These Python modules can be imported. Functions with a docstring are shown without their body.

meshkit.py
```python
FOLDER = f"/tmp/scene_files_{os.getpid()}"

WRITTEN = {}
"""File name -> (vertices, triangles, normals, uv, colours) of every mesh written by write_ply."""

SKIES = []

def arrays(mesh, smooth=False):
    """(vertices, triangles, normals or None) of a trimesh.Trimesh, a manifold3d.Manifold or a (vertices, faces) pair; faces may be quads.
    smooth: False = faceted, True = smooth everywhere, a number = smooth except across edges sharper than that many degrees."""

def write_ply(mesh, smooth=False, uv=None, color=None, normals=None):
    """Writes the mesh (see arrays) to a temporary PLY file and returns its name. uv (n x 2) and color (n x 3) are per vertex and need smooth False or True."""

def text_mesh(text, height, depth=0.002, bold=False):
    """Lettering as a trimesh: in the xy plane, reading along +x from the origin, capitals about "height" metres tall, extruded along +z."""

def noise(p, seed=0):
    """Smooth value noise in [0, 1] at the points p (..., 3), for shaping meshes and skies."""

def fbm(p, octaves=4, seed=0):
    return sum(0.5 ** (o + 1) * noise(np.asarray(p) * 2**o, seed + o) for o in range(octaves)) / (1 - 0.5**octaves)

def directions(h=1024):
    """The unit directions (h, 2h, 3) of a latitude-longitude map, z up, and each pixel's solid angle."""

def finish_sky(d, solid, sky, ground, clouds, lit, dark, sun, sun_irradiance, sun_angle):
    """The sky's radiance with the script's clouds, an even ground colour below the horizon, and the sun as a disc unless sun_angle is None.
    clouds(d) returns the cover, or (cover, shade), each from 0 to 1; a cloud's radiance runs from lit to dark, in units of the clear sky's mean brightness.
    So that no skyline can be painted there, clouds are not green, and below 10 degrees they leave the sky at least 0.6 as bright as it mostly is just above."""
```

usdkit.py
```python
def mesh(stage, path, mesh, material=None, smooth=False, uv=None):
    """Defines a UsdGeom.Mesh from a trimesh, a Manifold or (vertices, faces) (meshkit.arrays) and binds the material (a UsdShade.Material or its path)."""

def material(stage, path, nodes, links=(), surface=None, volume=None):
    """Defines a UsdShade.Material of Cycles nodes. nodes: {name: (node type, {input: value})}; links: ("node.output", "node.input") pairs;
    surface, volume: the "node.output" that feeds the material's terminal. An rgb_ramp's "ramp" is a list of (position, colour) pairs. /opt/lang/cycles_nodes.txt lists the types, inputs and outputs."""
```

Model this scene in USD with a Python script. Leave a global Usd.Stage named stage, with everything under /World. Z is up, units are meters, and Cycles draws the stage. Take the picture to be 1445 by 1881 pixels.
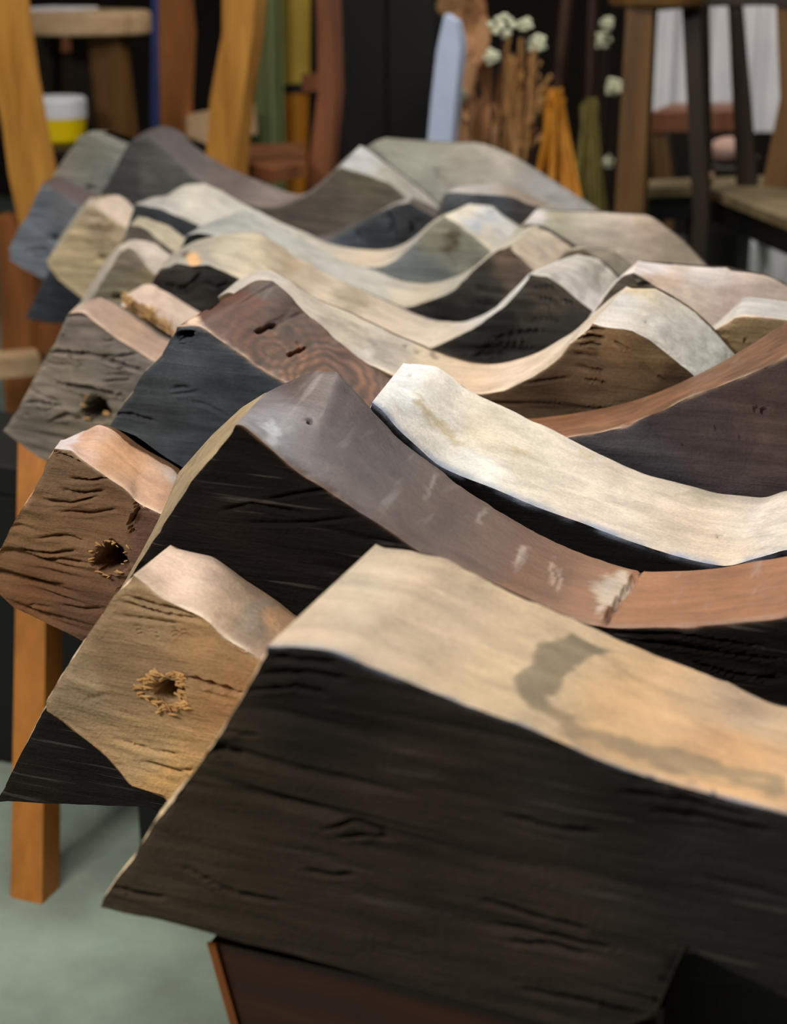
import math, numpy as np, trimesh, shapely
from shapely.geometry import Polygon
from scipy.spatial import cKDTree
from scipy.interpolate import PchipInterpolator
from pxr import Usd, UsdGeom, UsdLux, UsdShade, Sdf, Gf, Vt
import usdkit, meshkit

stage = Usd.Stage.CreateInMemory()
UsdGeom.SetStageUpAxis(stage, 'Z'); UsdGeom.SetStageMetersPerUnit(stage, 1.0)
UsdGeom.Xform.Define(stage, '/World'); UsdGeom.Scope.Define(stage, '/World/Looks')
RNG = np.random.default_rng(7)
T = Sdf.ValueTypeNames

# ------------------------------------------------------------------ camera
W_, H_ = 1445, 1881
FPX, CX, CY, CAMZ, VPX, VPY = 2900., 722.5, 940.5, 1.2, 1850., -80.
_th = math.atan2(CY - VPY, FPX); _ps = math.atan2(VPX - CX, math.hypot(FPX, CY - VPY))
FWD = np.array([-math.sin(_ps) * math.cos(_th), math.cos(_ps) * math.cos(_th), -math.sin(_th)])
RGT = np.array([math.cos(_ps), math.sin(_ps), 0.]); UPV = np.cross(RGT, FWD)
EYE = np.array([0, 0, CAMZ])
cam = UsdGeom.Camera.Define(stage, '/World/camera')
m = np.eye(4); m[0, :3], m[1, :3], m[2, :3], m[3, :3] = RGT, UPV, -FWD, EYE
cam.AddTransformOp().Set(Gf.Matrix4d(*m.ravel().tolist()))
cam.CreateHorizontalApertureAttr(24.0); cam.CreateVerticalApertureAttr(24.0 * H_ / W_)
cam.CreateFocalLengthAttr(24.0 * FPX / W_)
cam.CreateFStopAttr(4.5); cam.CreateFocusDistanceAttr(1.34)
cam.CreateClippingRangeAttr(Gf.Vec2f(0.05, 100))
cam.CreateExposureAttr(0.0)

def ray(x, y): return FWD + RGT * ((x - CX) / FPX) - UPV * ((y - CY) / FPX)
def on_y(x, y, Y): d = ray(x, y); return EYE + d * (Y / d[1])
def on_z(x, y, Z): d = ray(x, y); return EYE + d * ((Z - CAMZ) / d[2])
def proj(P):
    v = np.asarray(P) - EYE; d = v @ FWD
    return np.stack([CX + FPX * (v @ RGT) / d, CY - FPX * (v @ UPV) / d], -1)
def dk(k, lst): return [(p, tuple(np.asarray(c) * k)) for p, c in lst]
def lin(c):
    c = np.asarray(c, float) / 255.; return np.where(c <= .04045, c / 12.92, ((c + .055) / 1.055) ** 2.4)

# ------------------------------------------------------------------ light
def rect(name, loc, target, w, h, power, color):
    L = UsdLux.RectLight.Define(stage, '/World/' + name)
    z = np.asarray(loc, float) - np.asarray(target, float); z /= np.linalg.norm(z)
    x = np.cross([0, 1, 0] if abs(z[1]) < .9 else [1, 0, 0], z); x /= np.linalg.norm(x); y = np.cross(z, x)
    mm = np.eye(4); mm[0, :3], mm[1, :3], mm[2, :3], mm[3, :3] = x, y, z, loc
    L.AddTransformOp().Set(Gf.Matrix4d(*mm.ravel().tolist()))
    L.CreateWidthAttr(w); L.CreateHeightAttr(h); L.CreateIntensityAttr(power); L.CreateColorAttr(Gf.Vec3f(*color))
    return L
rect('ceiling_lamp', (-.85, 1.75, 2.78), (-.65, 1.5, .7), 1.0, 1.0, 17.5, (1.0, .94, .87))
rect('ceiling_lamp_001', (-.5, 4.4, 2.78), (-.7, 4.4, 0), 1.6, .5, 13., (1.0, .92, .82))  # unseen fill, added to brighten the background and the hanging sheet
rect('ceiling_lamp_002', (.9, 3.0, 2.78), (-.2, 1.6, .7), .9, .9, 7., (.84, .92, 1.0))
rect('ceiling_lamp_003', (-1.5, -.6, 2.78), (-.8, 1.4, .5), 1.0, 1.0, 36., (1.0, .96, .91))  # fill added from the camera side to lift the front faces
dome = UsdLux.DomeLight.Define(stage, '/World/sky'); dome.CreateIntensityAttr(.05); dome.CreateColorAttr(Gf.Vec3f(.9, .95, 1.0))

# ------------------------------------------------------------------ helpers
USED = {}
def path_for(name, parent=None):
    base = (parent.GetPath().pathString if parent is not None else '/World') + '/' + name
    n = USED.get(base, 0); USED[base] = n + 1
    return base if n == 0 else f'{base}_{n:03d}'
def tag(p, label=None, cat=None, group=None, kind=None):
    p = p.GetPrim() if hasattr(p, 'GetPrim') else p
    for k, v in (('label', label), ('category', cat), ('group', group), ('kind', kind)):
        if v: p.SetCustomDataByKey(k, v)
    return p
def thing(name, label, cat, loc=(0, 0, 0), group=None):
    x = UsdGeom.Xform.Define(stage, path_for(name)); x.AddTranslateOp().Set(Gf.Vec3d(*map(float, loc)))
    return tag(x.GetPrim(), label, cat, group)
LOC = {}
def obj(name, mesh, mat, parent=None, smooth=30, origin=None):
    """one Mesh prim; vertices are given in world space, stored relative to the parent (or to origin)."""
    v, f, n = meshkit.arrays(mesh, smooth)
    off = np.zeros(3)
    if parent is not None:
        pp = parent
        while pp.GetPath().pathString != '/World':
            t = pp.GetAttribute('xformOp:translate')
            if t and t.HasAuthoredValue(): off += np.array(t.Get())
            pp = pp.GetParent()
    elif origin is None:
        off = np.array([(v[:, 0].min() + v[:, 0].max()) / 2, (v[:, 1].min() + v[:, 1].max()) / 2, v[:, 2].min()])
    mm = UsdGeom.Mesh.Define(stage, path_for(name, parent))
    mm.CreatePointsAttr(Vt.Vec3fArray.FromNumpy((v - off).astype(np.float32)))
    mm.CreateFaceVertexCountsAttr(Vt.IntArray.FromNumpy(np.full(len(f), 3, np.int32)))
    mm.CreateFaceVertexIndicesAttr(Vt.IntArray.FromNumpy(np.asarray(f).astype(np.int32).ravel()))
    mm.CreateSubdivisionSchemeAttr('none')
    if n is not None:
        mm.CreateNormalsAttr(Vt.Vec3fArray.FromNumpy(np.asarray(n).astype(np.float32))); mm.SetNormalsInterpolation('vertex')
    if parent is None and origin is None: mm.AddTranslateOp().Set(Gf.Vec3d(*off.tolist()))
    UsdShade.MaterialBindingAPI.Apply(mm.GetPrim()).Bind(mat)
    return mm.GetPrim()

# ------------------------------------------------------------------ materials
def simple(name, c1, c2=None, rough=.6, scale=(4, 4, 4), bump=.15, detail=5., spec=.4):
    """wood / paint / cloth: two tones through a stretched noise in object space, with fine relief."""
    c1, c2 = lin(c1), lin(c2 if c2 is not None else np.asarray(c1) * .75)
    return usdkit.material(stage, '/World/Looks/' + name, {
        'g': ('geometry', {}), 'mp': ('mapping', {'scale': scale, 'mapping_type': 'point'} if False else {'scale': scale}),
        'n': ('noise_texture', {'scale': 1.0, 'detail': detail, 'roughness': .6}),
        'r': ('rgb_ramp', {'ramp': [(.3, tuple(c2)), (.7, tuple(c1))]}),
        'b': ('bump', {'strength': bump, 'distance': .004}),
        'p': ('principled_bsdf', {'roughness': rough, 'specular_ior_level': spec})},
        [('g.position', 'mp.vector'), ('mp.vector', 'n.vector'), ('n.fac', 'r.fac'), ('r.color', 'p.base_color'), ('n.fac', 'b.height'), ('b.normal', 'p.normal')],
        surface='p.BSDF')

def timber_material(name, seed, tilt=.1, grain=.24, blotch=.22, bump=.9, rough=.62, scratch=0., drag=0.):
    """weathered timber: the colour comes from the mesh's tint, varied by grain, blotches and pale scuffs; 'worn' (tops) is smoother than the sawn faces."""
    nodes = {
        'g': ('geometry', {}), 't': ('attribute', {'attribute': 'tint'}), 'w': ('attribute', {'attribute': 'worn'}),
        'mp': ('mapping', {'scale': (7., 60., 75.), 'rotation': (0., tilt, 0.), 'location': (seed * 3.7, seed * 1.3, seed * 2.1)}),
        'gr': ('noise_texture', {'scale': 1., 'detail': 6., 'roughness': .62, 'distortion': .35}),
        'bl': ('noise_texture', {'scale': 17., 'detail': 5., 'roughness': .6, 'distortion': .4}),
        'fi': ('noise_texture', {'scale': 330., 'detail': 4., 'roughness': .65}),
        'grr': ('map_range', {'from_min': .3, 'from_max': .7, 'to_min': 1. - grain, 'to_max': 1. + grain * .55}),
        'blr': ('map_range', {'from_min': .3, 'from_max': .7, 'to_min': 1. - blotch, 'to_max': 1. + blotch * .6}),
        'fir': ('map_range', {'from_min': .3, 'from_max': .7, 'to_min': .86, 'to_max': 1.1}),
        'm1': ('math', {'math_type': 'multiply'}), 'm2': ('math', {'math_type': 'multiply'}),
        'vm': ('vector_math', {'math_type': 'scale'}),
        'h1': ('math', {'math_type': 'multiply_add', 'value2': .35}),
        'bst': ('map_range', {'from_min': 0., 'from_max': 1., 'to_min': bump, 'to_max': bump * .35}),
        'b': ('bump', {'distance': .004}),
        'rr': ('map_range', {'from_min': 0., 'from_max': 1., 'to_min': .8, 'to_max': rough}),
        'sp': ('map_range', {'from_min': 0., 'from_max': 1., 'to_min': .12, 'to_max': .42}),
        'p': ('principled_bsdf', {})}
    links = [('w.fac', 'sp.value'), ('sp.result', 'p.specular_ior_level'), ('g.position', 'mp.vector'), ('mp.vector', 'gr.vector'), ('g.position', 'bl.vector'), ('g.position', 'fi.vector'),
             ('gr.fac', 'grr.value'), ('bl.fac', 'blr.value'), ('fi.fac', 'fir.value'),
             ('grr.result', 'm1.value1'), ('blr.result', 'm1.value2'), ('m1.value', 'm2.value1'), ('fir.result', 'm2.value2'),
             ('t.color', 'vm.vector1'), ('m2.value', 'vm.scale'), 
             ('fi.fac', 'h1.value1'), ('gr.fac', 'h1.value3'), ('h1.value', 'b.height'), ('w.fac', 'bst.value'), ('bst.result', 'b.strength'),
             ('w.fac', 'rr.value'), ('rr.result', 'p.roughness'), ('b.normal', 'p.normal')]
    if scratch > 0:   # pale, short cross-grain scuffs
        nodes.update({'smp': ('mapping', {'scale': (70., 9., 9.), 'rotation': (0., .2, .35)}), 'sn': ('noise_texture', {'scale': 1., 'detail': 3., 'roughness': .5}),
                      'sr': ('map_range', {'from_min': .62, 'from_max': .74, 'to_min': 0., 'to_max': scratch, 'clamp': True}), 'sw': ('math', {'math_type': 'multiply'}),
                      'mx': ('mix', {'color2': (.42, .39, .37)})})
        links += [('g.position', 'smp.vector'), ('smp.vector', 'sn.vector'), ('sn.fac', 'sr.value'), ('sr.result', 'sw.value1'), ('w.fac', 'sw.value2'),
                  ('sw.value', 'mx.fac'), ('vm.vector', 'mx.color1'), ('mx.color', 'p.base_color')]
    else:
        links.append(('vm.vector', 'p.base_color'))
    if drag > 0:
        nodes.update({'dmp': ('mapping', {'scale': (9., 40., 260.), 'rotation': (0., -.16, 0.)}), 'dn': ('noise_texture', {'scale': 1., 'detail': 3., 'roughness': .45}),
                      'dr': ('map_range', {'from_min': .64, 'from_max': .70, 'to_min': 0., 'to_max': drag, 'clamp': True}), 'dw': ('math', {'math_type': 'subtract', 'value1': 1.}), 'dm': ('math', {'math_type': 'multiply'}),
                      'dx': ('mix', {'color2': (.13, .11, .095)})})
        src = next(a for a, b in links if b == 'p.base_color'); links = [l for l in links if l[1] != 'p.base_color']
        links += [('g.position', 'dmp.vector'), ('dmp.vector', 'dn.vector'), ('dn.fac', 'dr.value'), ('w.fac', 'dw.value2'), ('dr.result', 'dm.value1'), ('dw.value', 'dm.value2'), ('dm.value', 'dx.fac'), (src, 'dx.color1'), ('dx.color', 'p.base_color')]
    return usdkit.material(stage, '/World/Looks/' + name, nodes, links, surface='p.BSDF')

# ------------------------------------------------------------------ timbers
def pts(lst, Y):
    """points of a profile: photograph pixels carried onto the plane at depth Y, or ('w', X, Z) in metres."""
    out = []
    for p in lst:
        if p[0] == 'w': out.append((p[1], p[2]))
        else:
            q = on_y(p[0], p[1], Y); out.append((q[0], q[2]))
    return np.array(out, float)
def resample(P, n, smooth):
    d = np.r_[0, np.cumsum(np.hypot(*np.diff(P, axis=0).T) + 1e-9)]; d /= d[-1]
    u = np.linspace(0, 1, n)
    if smooth and len(P) > 2: return np.stack([PchipInterpolator(d, P[:, k])(u) for k in (0, 1)], 1)
    return np.stack([np.interp(u, d, P[:, k]) for k in (0, 1)], 1)
def coons(B, Tp, L, R):
    u = np.linspace(0, 1, len(B))[:, None, None]; v = np.linspace(0, 1, len(L))[None, :, None]
    return ((1 - v) * B[:, None] + v * Tp[:, None] + (1 - u) * L[None] + u * R[None]
            - ((1 - u) * (1 - v) * B[0] + u * (1 - v) * B[-1] + (1 - u) * v * Tp[0] + u * v * Tp[-1]))
def seg_dist(q, a, b):
    a, b = np.asarray(a, float), np.asarray(b, float); ab = b - a
    t = np.clip(((q - a) @ ab) / (ab @ ab + 1e-9), 0, 1)
    return np.hypot(*((q - a - t[..., None] * ab).reshape(-1, 2).T)).reshape(q.shape[:-1]), t
def anchors(px, P, base, lst, seed):
    """colour of the wood: named patches of colour, blended with ragged borders."""
    col = np.broadcast_to(lin(base), px.shape[:-1] + (3,)).copy()
    if lst:
        wob = np.stack([meshkit.fbm(P * 22., 4, seed), meshkit.fbm(P * 22. + 9.1, 4, seed + 5)], -1) - .5
        q = px + wob * 90.
        ws, acc = 0, 0
        for (a, c) in lst:
            w = 1. / ((((q - np.array(a, float)) ** 2).sum(-1) + 60.) ** 1.5); ws = ws + w; acc = acc + w[..., None] * lin(c)
        col = acc / ws[..., None]
    return col

class Grids:
    def __init__(s): s.v, s.f, s.n, s.c, s.w, s.k = [], [], [], [], [], 0
    def add(s, P, col, worn, flip, split=None):
        a, b = P.shape[:2]
        i = np.arange(a * b).reshape(a, b)
        q = np.stack([i[:-1, :-1], i[1:, :-1], i[1:, 1:], i[:-1, 1:]], -1).reshape(-1, 4)
        f = np.vstack([q[:, [0, 1, 2]], q[:, [0, 2, 3]]])
        if flip: f = f[:, ::-1]
        v = P.reshape(-1, 3)
        if split:                                    # keep splits, holes and gouges crisp
            v2, f2, n2 = meshkit.arrays((v, f), split); near = cKDTree(v).query(v2)[1]
            s.v.append(v2); s.f.append(f2 + s.k); s.n.append(n2); s.c.append(col.reshape(-1, 3)[near]); s.w.append(np.broadcast_to(worn, (a, b)).reshape(-1)[near]); s.k += len(v2); return
        fn = np.cross(v[f[:, 1]] - v[f[:, 0]], v[f[:, 2]] - v[f[:, 0]]); n = np.zeros_like(v)
        for k in range(3): np.add.at(n, f[:, k], fn)
        n /= np.linalg.norm(n, axis=1, keepdims=True) + 1e-20
        s.v.append(v); s.f.append(f + s.k); s.n.append(n); s.c.append(col.reshape(-1, 3)); s.w.append(np.broadcast_to(worn, (a, b)).reshape(-1)); s.k += len(v)

def timber(label, Y, t, top, left, bottom, right, top_b=None, left_b=None, right_b=None, res=.003, seed=1, name='carved_timber',
           top_col=(200, 180, 155), top_anchor=(), front_col=(60, 50, 45), front_anchor=(), end_col=None, end_anchor=(), edge_col=None,
           tone_patches=(), cracks=(), holes=(), rough_amp=1.0, groove=1.0, chip=1.0, tilt=.1, smooth_top=True, rings=None, cat='timber', group=None, mat=None, end_worn=.6):
    Yb = Y + t
    Tf = pts(top, Y); Lf = pts(left, Y); Bf = pts(bottom, Y); Rf = pts(right, Y)
    sh = lambda A: A.copy()
    Tb = pts(top_b, Yb) if top_b else sh(Tf)
    Bb = sh(Bf)
    Lb = pts(left_b, Yb) if left_b else np.vstack([Lf[:-1], Tb[:1]]) if len(Lf) > 1 else Lf
    Rb = pts(right_b, Yb) if right_b else np.vstack([Tb[-1:], Rf[1:]])
    # close the corners: left runs bottom->top, right runs top->bottom
    def close(Tp, L, B, R):
        L = np.vstack([B[:1], L[1:-1] if len(L) > 2 else L[:0], Tp[:1]]); R = np.vstack([Tp[-1:], R[1:-1] if len(R) > 2 else R[:0], B[-1:]])
        return L, R
    Lf = np.vstack([Bf[:1], Lf, Tf[:1]]); Rf = np.vstack([Tf[-1:], Rf, Bf[-1:]])
    Lb = np.vstack([Bb[:1], Lb[1:] if not left_b else Lb, Tb[:1]]) if left_b else np.vstack([Bb[:1], Lf[1:-1], Tb[:1]])
    Rb = np.vstack([Tb[-1:], Rb, Bb[-1:]]) if right_b else np.vstack([Tb[-1:], Rf[1:-1], Bb[-1:]])
    length = np.hypot(*np.diff(Tf, axis=0).T).sum(); height = max(np.hypot(*np.diff(Lf, axis=0).T).sum(), .15)
    nu = int(np.clip(length / res, 40, 420)) + 1; nv = int(np.clip(height / res, 24, 150)) + 1; nw = int(np.clip(t / res, 8, 90)) + 1
    tf, tb = resample(Tf, nu, smooth_top), resample(Tb, nu, smooth_top)
    bf, bb = resample(Bf, nu, False), resample(Bb, nu, False)
    lf, lb = resample(Lf, nv, False), resample(Lb, nv, False)
    rf, rb = resample(Rf, nv, False)[::-1], resample(Rb, nv, False)[::-1]
    CF, CB = coons(bf, tf, lf, rf), coons(bb, tb, lb, rb)
    wv = np.linspace(0, 1, nw)
    def at(XZ, y): return np.concatenate([XZ[..., :1], np.full(XZ.shape[:-1] + (1,), y), XZ[..., 1:]], -1)
    front, back = at(CF, Y), at(CB, Yb)
    rule = lambda a, b: at(a, Y)[:, None] * (1 - wv)[None, :, None] + at(b, Yb)[:, None] * wv[None, :, None]
    topg, leftg, rightg = rule(tf, tb), rule(lf, lb), rule(rf, rb)
    # normals of the top and of the ends in the XZ plane
    def nrm(C2, sign):
        d = np.gradient(C2, axis=0); d /= np.linalg.norm(d, axis=1, keepdims=True) + 1e-12
        return sign * np.stack([-d[:, 1], np.zeros(len(d)), d[:, 0]], 1)
    nt = nrm((tf + tb) / 2, 1.); nl = nrm((lf + lb) / 2, 1.); nr = nrm((rf + rb) / 2, -1.)
    ny = np.array([0, -1., 0])
    s = seed * 11
    # worn edges: chipped and rounded alike on both faces that meet
    def erosion(E, n, a):
        u = np.linspace(0, 1, n); tap = np.clip(np.minimum(u, 1 - u) * n * res / .006, 0, 1)
        x = E * 1.0
        e = .0012 + .0016 * meshkit.fbm(x * 70., 3, s + a) + .010 * np.clip(meshkit.fbm(x * 38. + 3., 3, s + a + 1) - .60, 0, 1)
        return e * tap * chip
    e_tf = erosion(at(tf, Y), nu, 1); e_tb = erosion(at(tb, Yb), nu, 2); e_lf = erosion(at(lf, Y), nv, 3); e_rf = erosion(at(rf, Y), nv, 4); e_rb = erosion(at(rb, Yb), nv, 5); e_bf = erosion(at(bf, Y), nu, 6)
    fall = lambda d: np.exp(-(d / .0045) ** 2)
    dist_rows = lambda G, ref: np.linalg.norm(G - ref, axis=-1)
    pxf, pxt, pxr, pxl = (proj(G) for G in (front, topg, rightg, leftg))
    # relief of the sawn front: undulation, adze waves, grain grooves
    c, sn = math.cos(tilt), math.sin(tilt)
    def relief(G, along, across, other, amp, grv, k):
        x, z, y = G[..., along] * c - G[..., across] * sn, G[..., along] * sn + G[..., across] * c, G[..., other]
        big = (meshkit.fbm(np.stack([x * 14, z * 22, y * 14], -1), 3, s + k) - .5) * .006 * amp
        mid = (meshkit.fbm(np.stack([x * 22, z * 80, y * 22], -1), 2, s + k + 3) - .5) * .0034 * amp
        gr = meshkit.fbm(np.stack([x * 8, z * 125, y * 8], -1), 2, s + k + 7)
        patch = np.clip(meshkit.fbm(np.stack([x * 9, z * 26, y * 9], -1), 2, s + k + 9) * 3.2 - 1.35, 0, 1)
        return big + mid - grv * patch * np.clip(gr - .47, 0, 1) * .030
    edge = lambda a, b: np.minimum(np.minimum(np.arange(a), np.arange(a)[::-1])[:, None], np.minimum(np.arange(b), np.arange(b)[::-1])[None, :]) * res
    tapf = np.clip(edge(nu, nv) / .006, 0, 1); tapt = np.clip(edge(nu, nw) / .008, 0, 1); tape = np.clip(edge(nv, nw) / .008, 0, 1)
    df = relief(front, 0, 2, 1, rough_amp, groove, 20) * tapf
    dt = relief(topg, 0, 1, 2, .45 * min(rough_amp, 1.), .10 * groove, 40) * tapt
    dr = relief(rightg, 1, 2, 0, .8 * rough_amp, .25 * groove, 60) * tape
    dl = relief(leftg, 1, 2, 0, .6 * rough_amp, .2 * groove, 80) * tape
    for ck in cracks:
        face, line, wpx, depth = ck
        G, D, q = {'f': (front, df, pxf), 't': (topg, dt, pxt), 'r': (rightg, dr, pxr)}[face]
        tot = len(line) - 1; acc = np.zeros(q.shape[:2]); lip = np.zeros(q.shape[:2]); cell = res * FPX / (Y + .35)
        wob = (meshkit.fbm(G * 160., 3, s + 99) - .5) * wpx * (.8 if face == 'f' else .3)
        for i in range(tot):
            d, tt = seg_dist(q, line[i], line[i + 1]); g = (i + tt) / tot; low = q[..., 1] > (np.asarray(line[i])[1] + tt * (line[i + 1][1] - line[i][1]))
            env = np.sin(np.pi * np.clip(g, .04, .96)); wd = np.maximum(.62 * wpx * (.25 + .75 * env), 1.1 * cell)
            x_ = np.abs(d + wob) / (wd * .5 + .35)
            acc = np.maximum(acc, np.clip(1.35 - x_, 0, 1) * np.clip(env * 2.2, 0, 1)); lip = np.maximum(lip, np.exp(-((x_ - 2.2) / .8) ** 2) * env * np.where(low, 1., .35))
        D += lip * depth * (.28 if face == 'f' else .0)
        D -= acc * depth
    for h in holes:
        face, cx, cy, rx, ry, depth = h[:6]
        G, D, q = {'f': (front, df, pxf), 'r': (rightg, dr, pxr)}[face]
        dx, dy = (q[..., 0] - cx) / rx, (q[..., 1] - cy) / ry
        ang = np.arctan2(dy, dx); rr = np.hypot(dx, dy) / (1 + .10 * np.sin(3 * ang + s) + .06 * np.sin(7 * ang + 2 * s))
        inside = rr < 1
        cellpx = res * FPX / 1.3 / max(rx, 1)
        near = (np.abs(rr - 1) < cellpx * .75)
        D[...] = np.where(inside & ~near, -depth, np.where(near, np.where(rr < 1, -.004, -.001), D))
    front += df[..., None] * ny; topg += dt[..., None] * nt[:, None]; rightg += dr[..., None] * nr[:, None]; leftg += dl[..., None] * nl[:, None]
    # shared edges
    f0, t0, r0, l0 = front.copy(), topg.copy(), rightg.copy(), leftg.copy()
    vec = -(ny + nt)[:, None] * e_tf[:, None, None] * .8
    front += vec * fall(dist_rows(f0, f0[:, -1:]))[..., None]; topg += vec * fall(dist_rows(t0, t0[:, :1]))[..., None]
    vec = -(-ny + nt)[:, None] * e_tb[:, None, None] * .8
    topg += vec * fall(dist_rows(t0, t0[:, -1:]))[..., None]; backtop = vec[:, 0]
    vec = -(ny + nl)[None, :] * e_lf[None, :, None] * .8
    front += vec * fall(dist_rows(f0, f0[:1]))[..., None]; leftg += np.swapaxes(vec, 0, 1) * fall(dist_rows(l0, l0[:, :1]))[..., None]
    vec = -(ny + nr)[None, :] * e_rf[None, :, None] * .8
    front += vec * fall(dist_rows(f0, f0[-1:]))[..., None]; rightg += np.swapaxes(vec, 0, 1) * fall(dist_rows(r0, r0[:, :1]))[..., None]
    vec = -(-ny + nr)[:, None] * e_rb[:, None, None] * .8
    rightg += vec * fall(dist_rows(r0, r0[:, -1:]))[..., None]
    front[:, 0] += np.stack([0 * e_bf, 0 * e_bf, e_bf], -1)
    back[:, -1] += backtop
    # colours
    def colour(G, q, base, anc, k):
        cc = anchors(q, G, base, anc, s + k)
        for (face, poly, sc, soft) in tone_patches:
            if face != k: continue
            wob = np.stack([meshkit.fbm(G * 75., 4, s + 31), meshkit.fbm(G * 75. + 5, 4, s + 32)], -1) - .5
            qq = (q + wob * min(soft * 9, 46)).reshape(-1, 2); pg = Polygon(poly); p_ = shapely.points(qq)
            d = np.where(shapely.contains(pg, p_), 1, -1) * shapely.distance(pg.exterior, p_)
            a = np.clip(.5 + d / (2. * soft), 0, 1).reshape(q.shape[:2])[..., None]
            cc = cc * (1 - a) + lin(sc) * a
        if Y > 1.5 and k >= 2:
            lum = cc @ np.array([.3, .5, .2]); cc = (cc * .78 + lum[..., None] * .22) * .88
        if rings and k == 2:
            for (cx, cy, ax, ay, per, rad, amt) in rings:
                d = np.hypot((q[..., 0] - cx) / ax, (q[..., 1] - cy) / ay) + (meshkit.fbm(G * 30., 3, s + 41) - .5) * 40
                cc = cc * (1 + amt * np.sin(d * 2 * np.pi / per) * np.clip(1.4 - d / rad, 0, 1))[..., None]
        return cc
    end_base = end_col or top_col
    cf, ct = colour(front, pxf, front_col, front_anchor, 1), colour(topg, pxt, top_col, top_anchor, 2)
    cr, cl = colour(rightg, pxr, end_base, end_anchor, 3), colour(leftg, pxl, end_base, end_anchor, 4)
    wf = np.zeros((nu, nv)); wt = np.ones((nu, nw))
    if edge_col is not None:                                   # rubbed arris; the bluish ones carry painted cool light
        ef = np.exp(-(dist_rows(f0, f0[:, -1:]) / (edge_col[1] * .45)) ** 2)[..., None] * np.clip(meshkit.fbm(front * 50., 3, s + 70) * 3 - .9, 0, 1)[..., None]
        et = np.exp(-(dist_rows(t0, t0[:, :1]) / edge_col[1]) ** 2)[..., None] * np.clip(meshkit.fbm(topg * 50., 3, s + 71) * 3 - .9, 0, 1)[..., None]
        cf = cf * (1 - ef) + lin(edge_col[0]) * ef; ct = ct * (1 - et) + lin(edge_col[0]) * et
    g = Grids()
    crisp = 38 if res < .0030 else None
    g.add(front, cf, wf, False, crisp); g.add(topg, ct, wt, False, crisp if any(c_[0] == 't' for c_ in cracks) else None)
    g.add(rightg, cr, np.full((nv, nw), end_worn), True); g.add(leftg, cl, np.full((nv, nw), end_worn * .8), False)
    kb, kv = max(1, nu // 60), max(1, nv // 20)
    iu, iv = np.unique(np.r_[np.arange(0, nu, kb), nu - 1]), np.unique(np.r_[np.arange(0, nv, kv), nv - 1])
    bk = back[iu][:, iv]; cb = np.broadcast_to(lin(front_col), bk.shape).copy(); g.add(bk, cb, np.zeros(bk.shape[:2]), True)
    bt = np.stack([at(bf, Y)[iu], at(bb, Yb)[iu]], 1); bt[:, 0, 2] += e_bf[iu]; g.add(bt, np.broadcast_to(lin(front_col), bt.shape).copy(), np.zeros(bt.shape[:2]), True)
    V, F, N, C, Wn = np.vstack(g.v), np.vstack(g.f), np.vstack(g.n), np.vstack(g.c), np.concatenate(g.w)
    base = np.array([V[:, 0].mean(), Y + t / 2, V[:, 2].min()])
    root = thing(name, label, cat, base, group)
    mm = UsdGeom.Mesh.Define(stage, path_for('beam', root))
    mm.CreatePointsAttr(Vt.Vec3fArray.FromNumpy((V - base).astype(np.float32)))
    mm.CreateFaceVertexCountsAttr(Vt.IntArray.FromNumpy(np.full(len(F), 3, np.int32))); mm.CreateFaceVertexIndicesAttr(Vt.IntArray.FromNumpy(F.astype(np.int32).ravel()))
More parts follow.
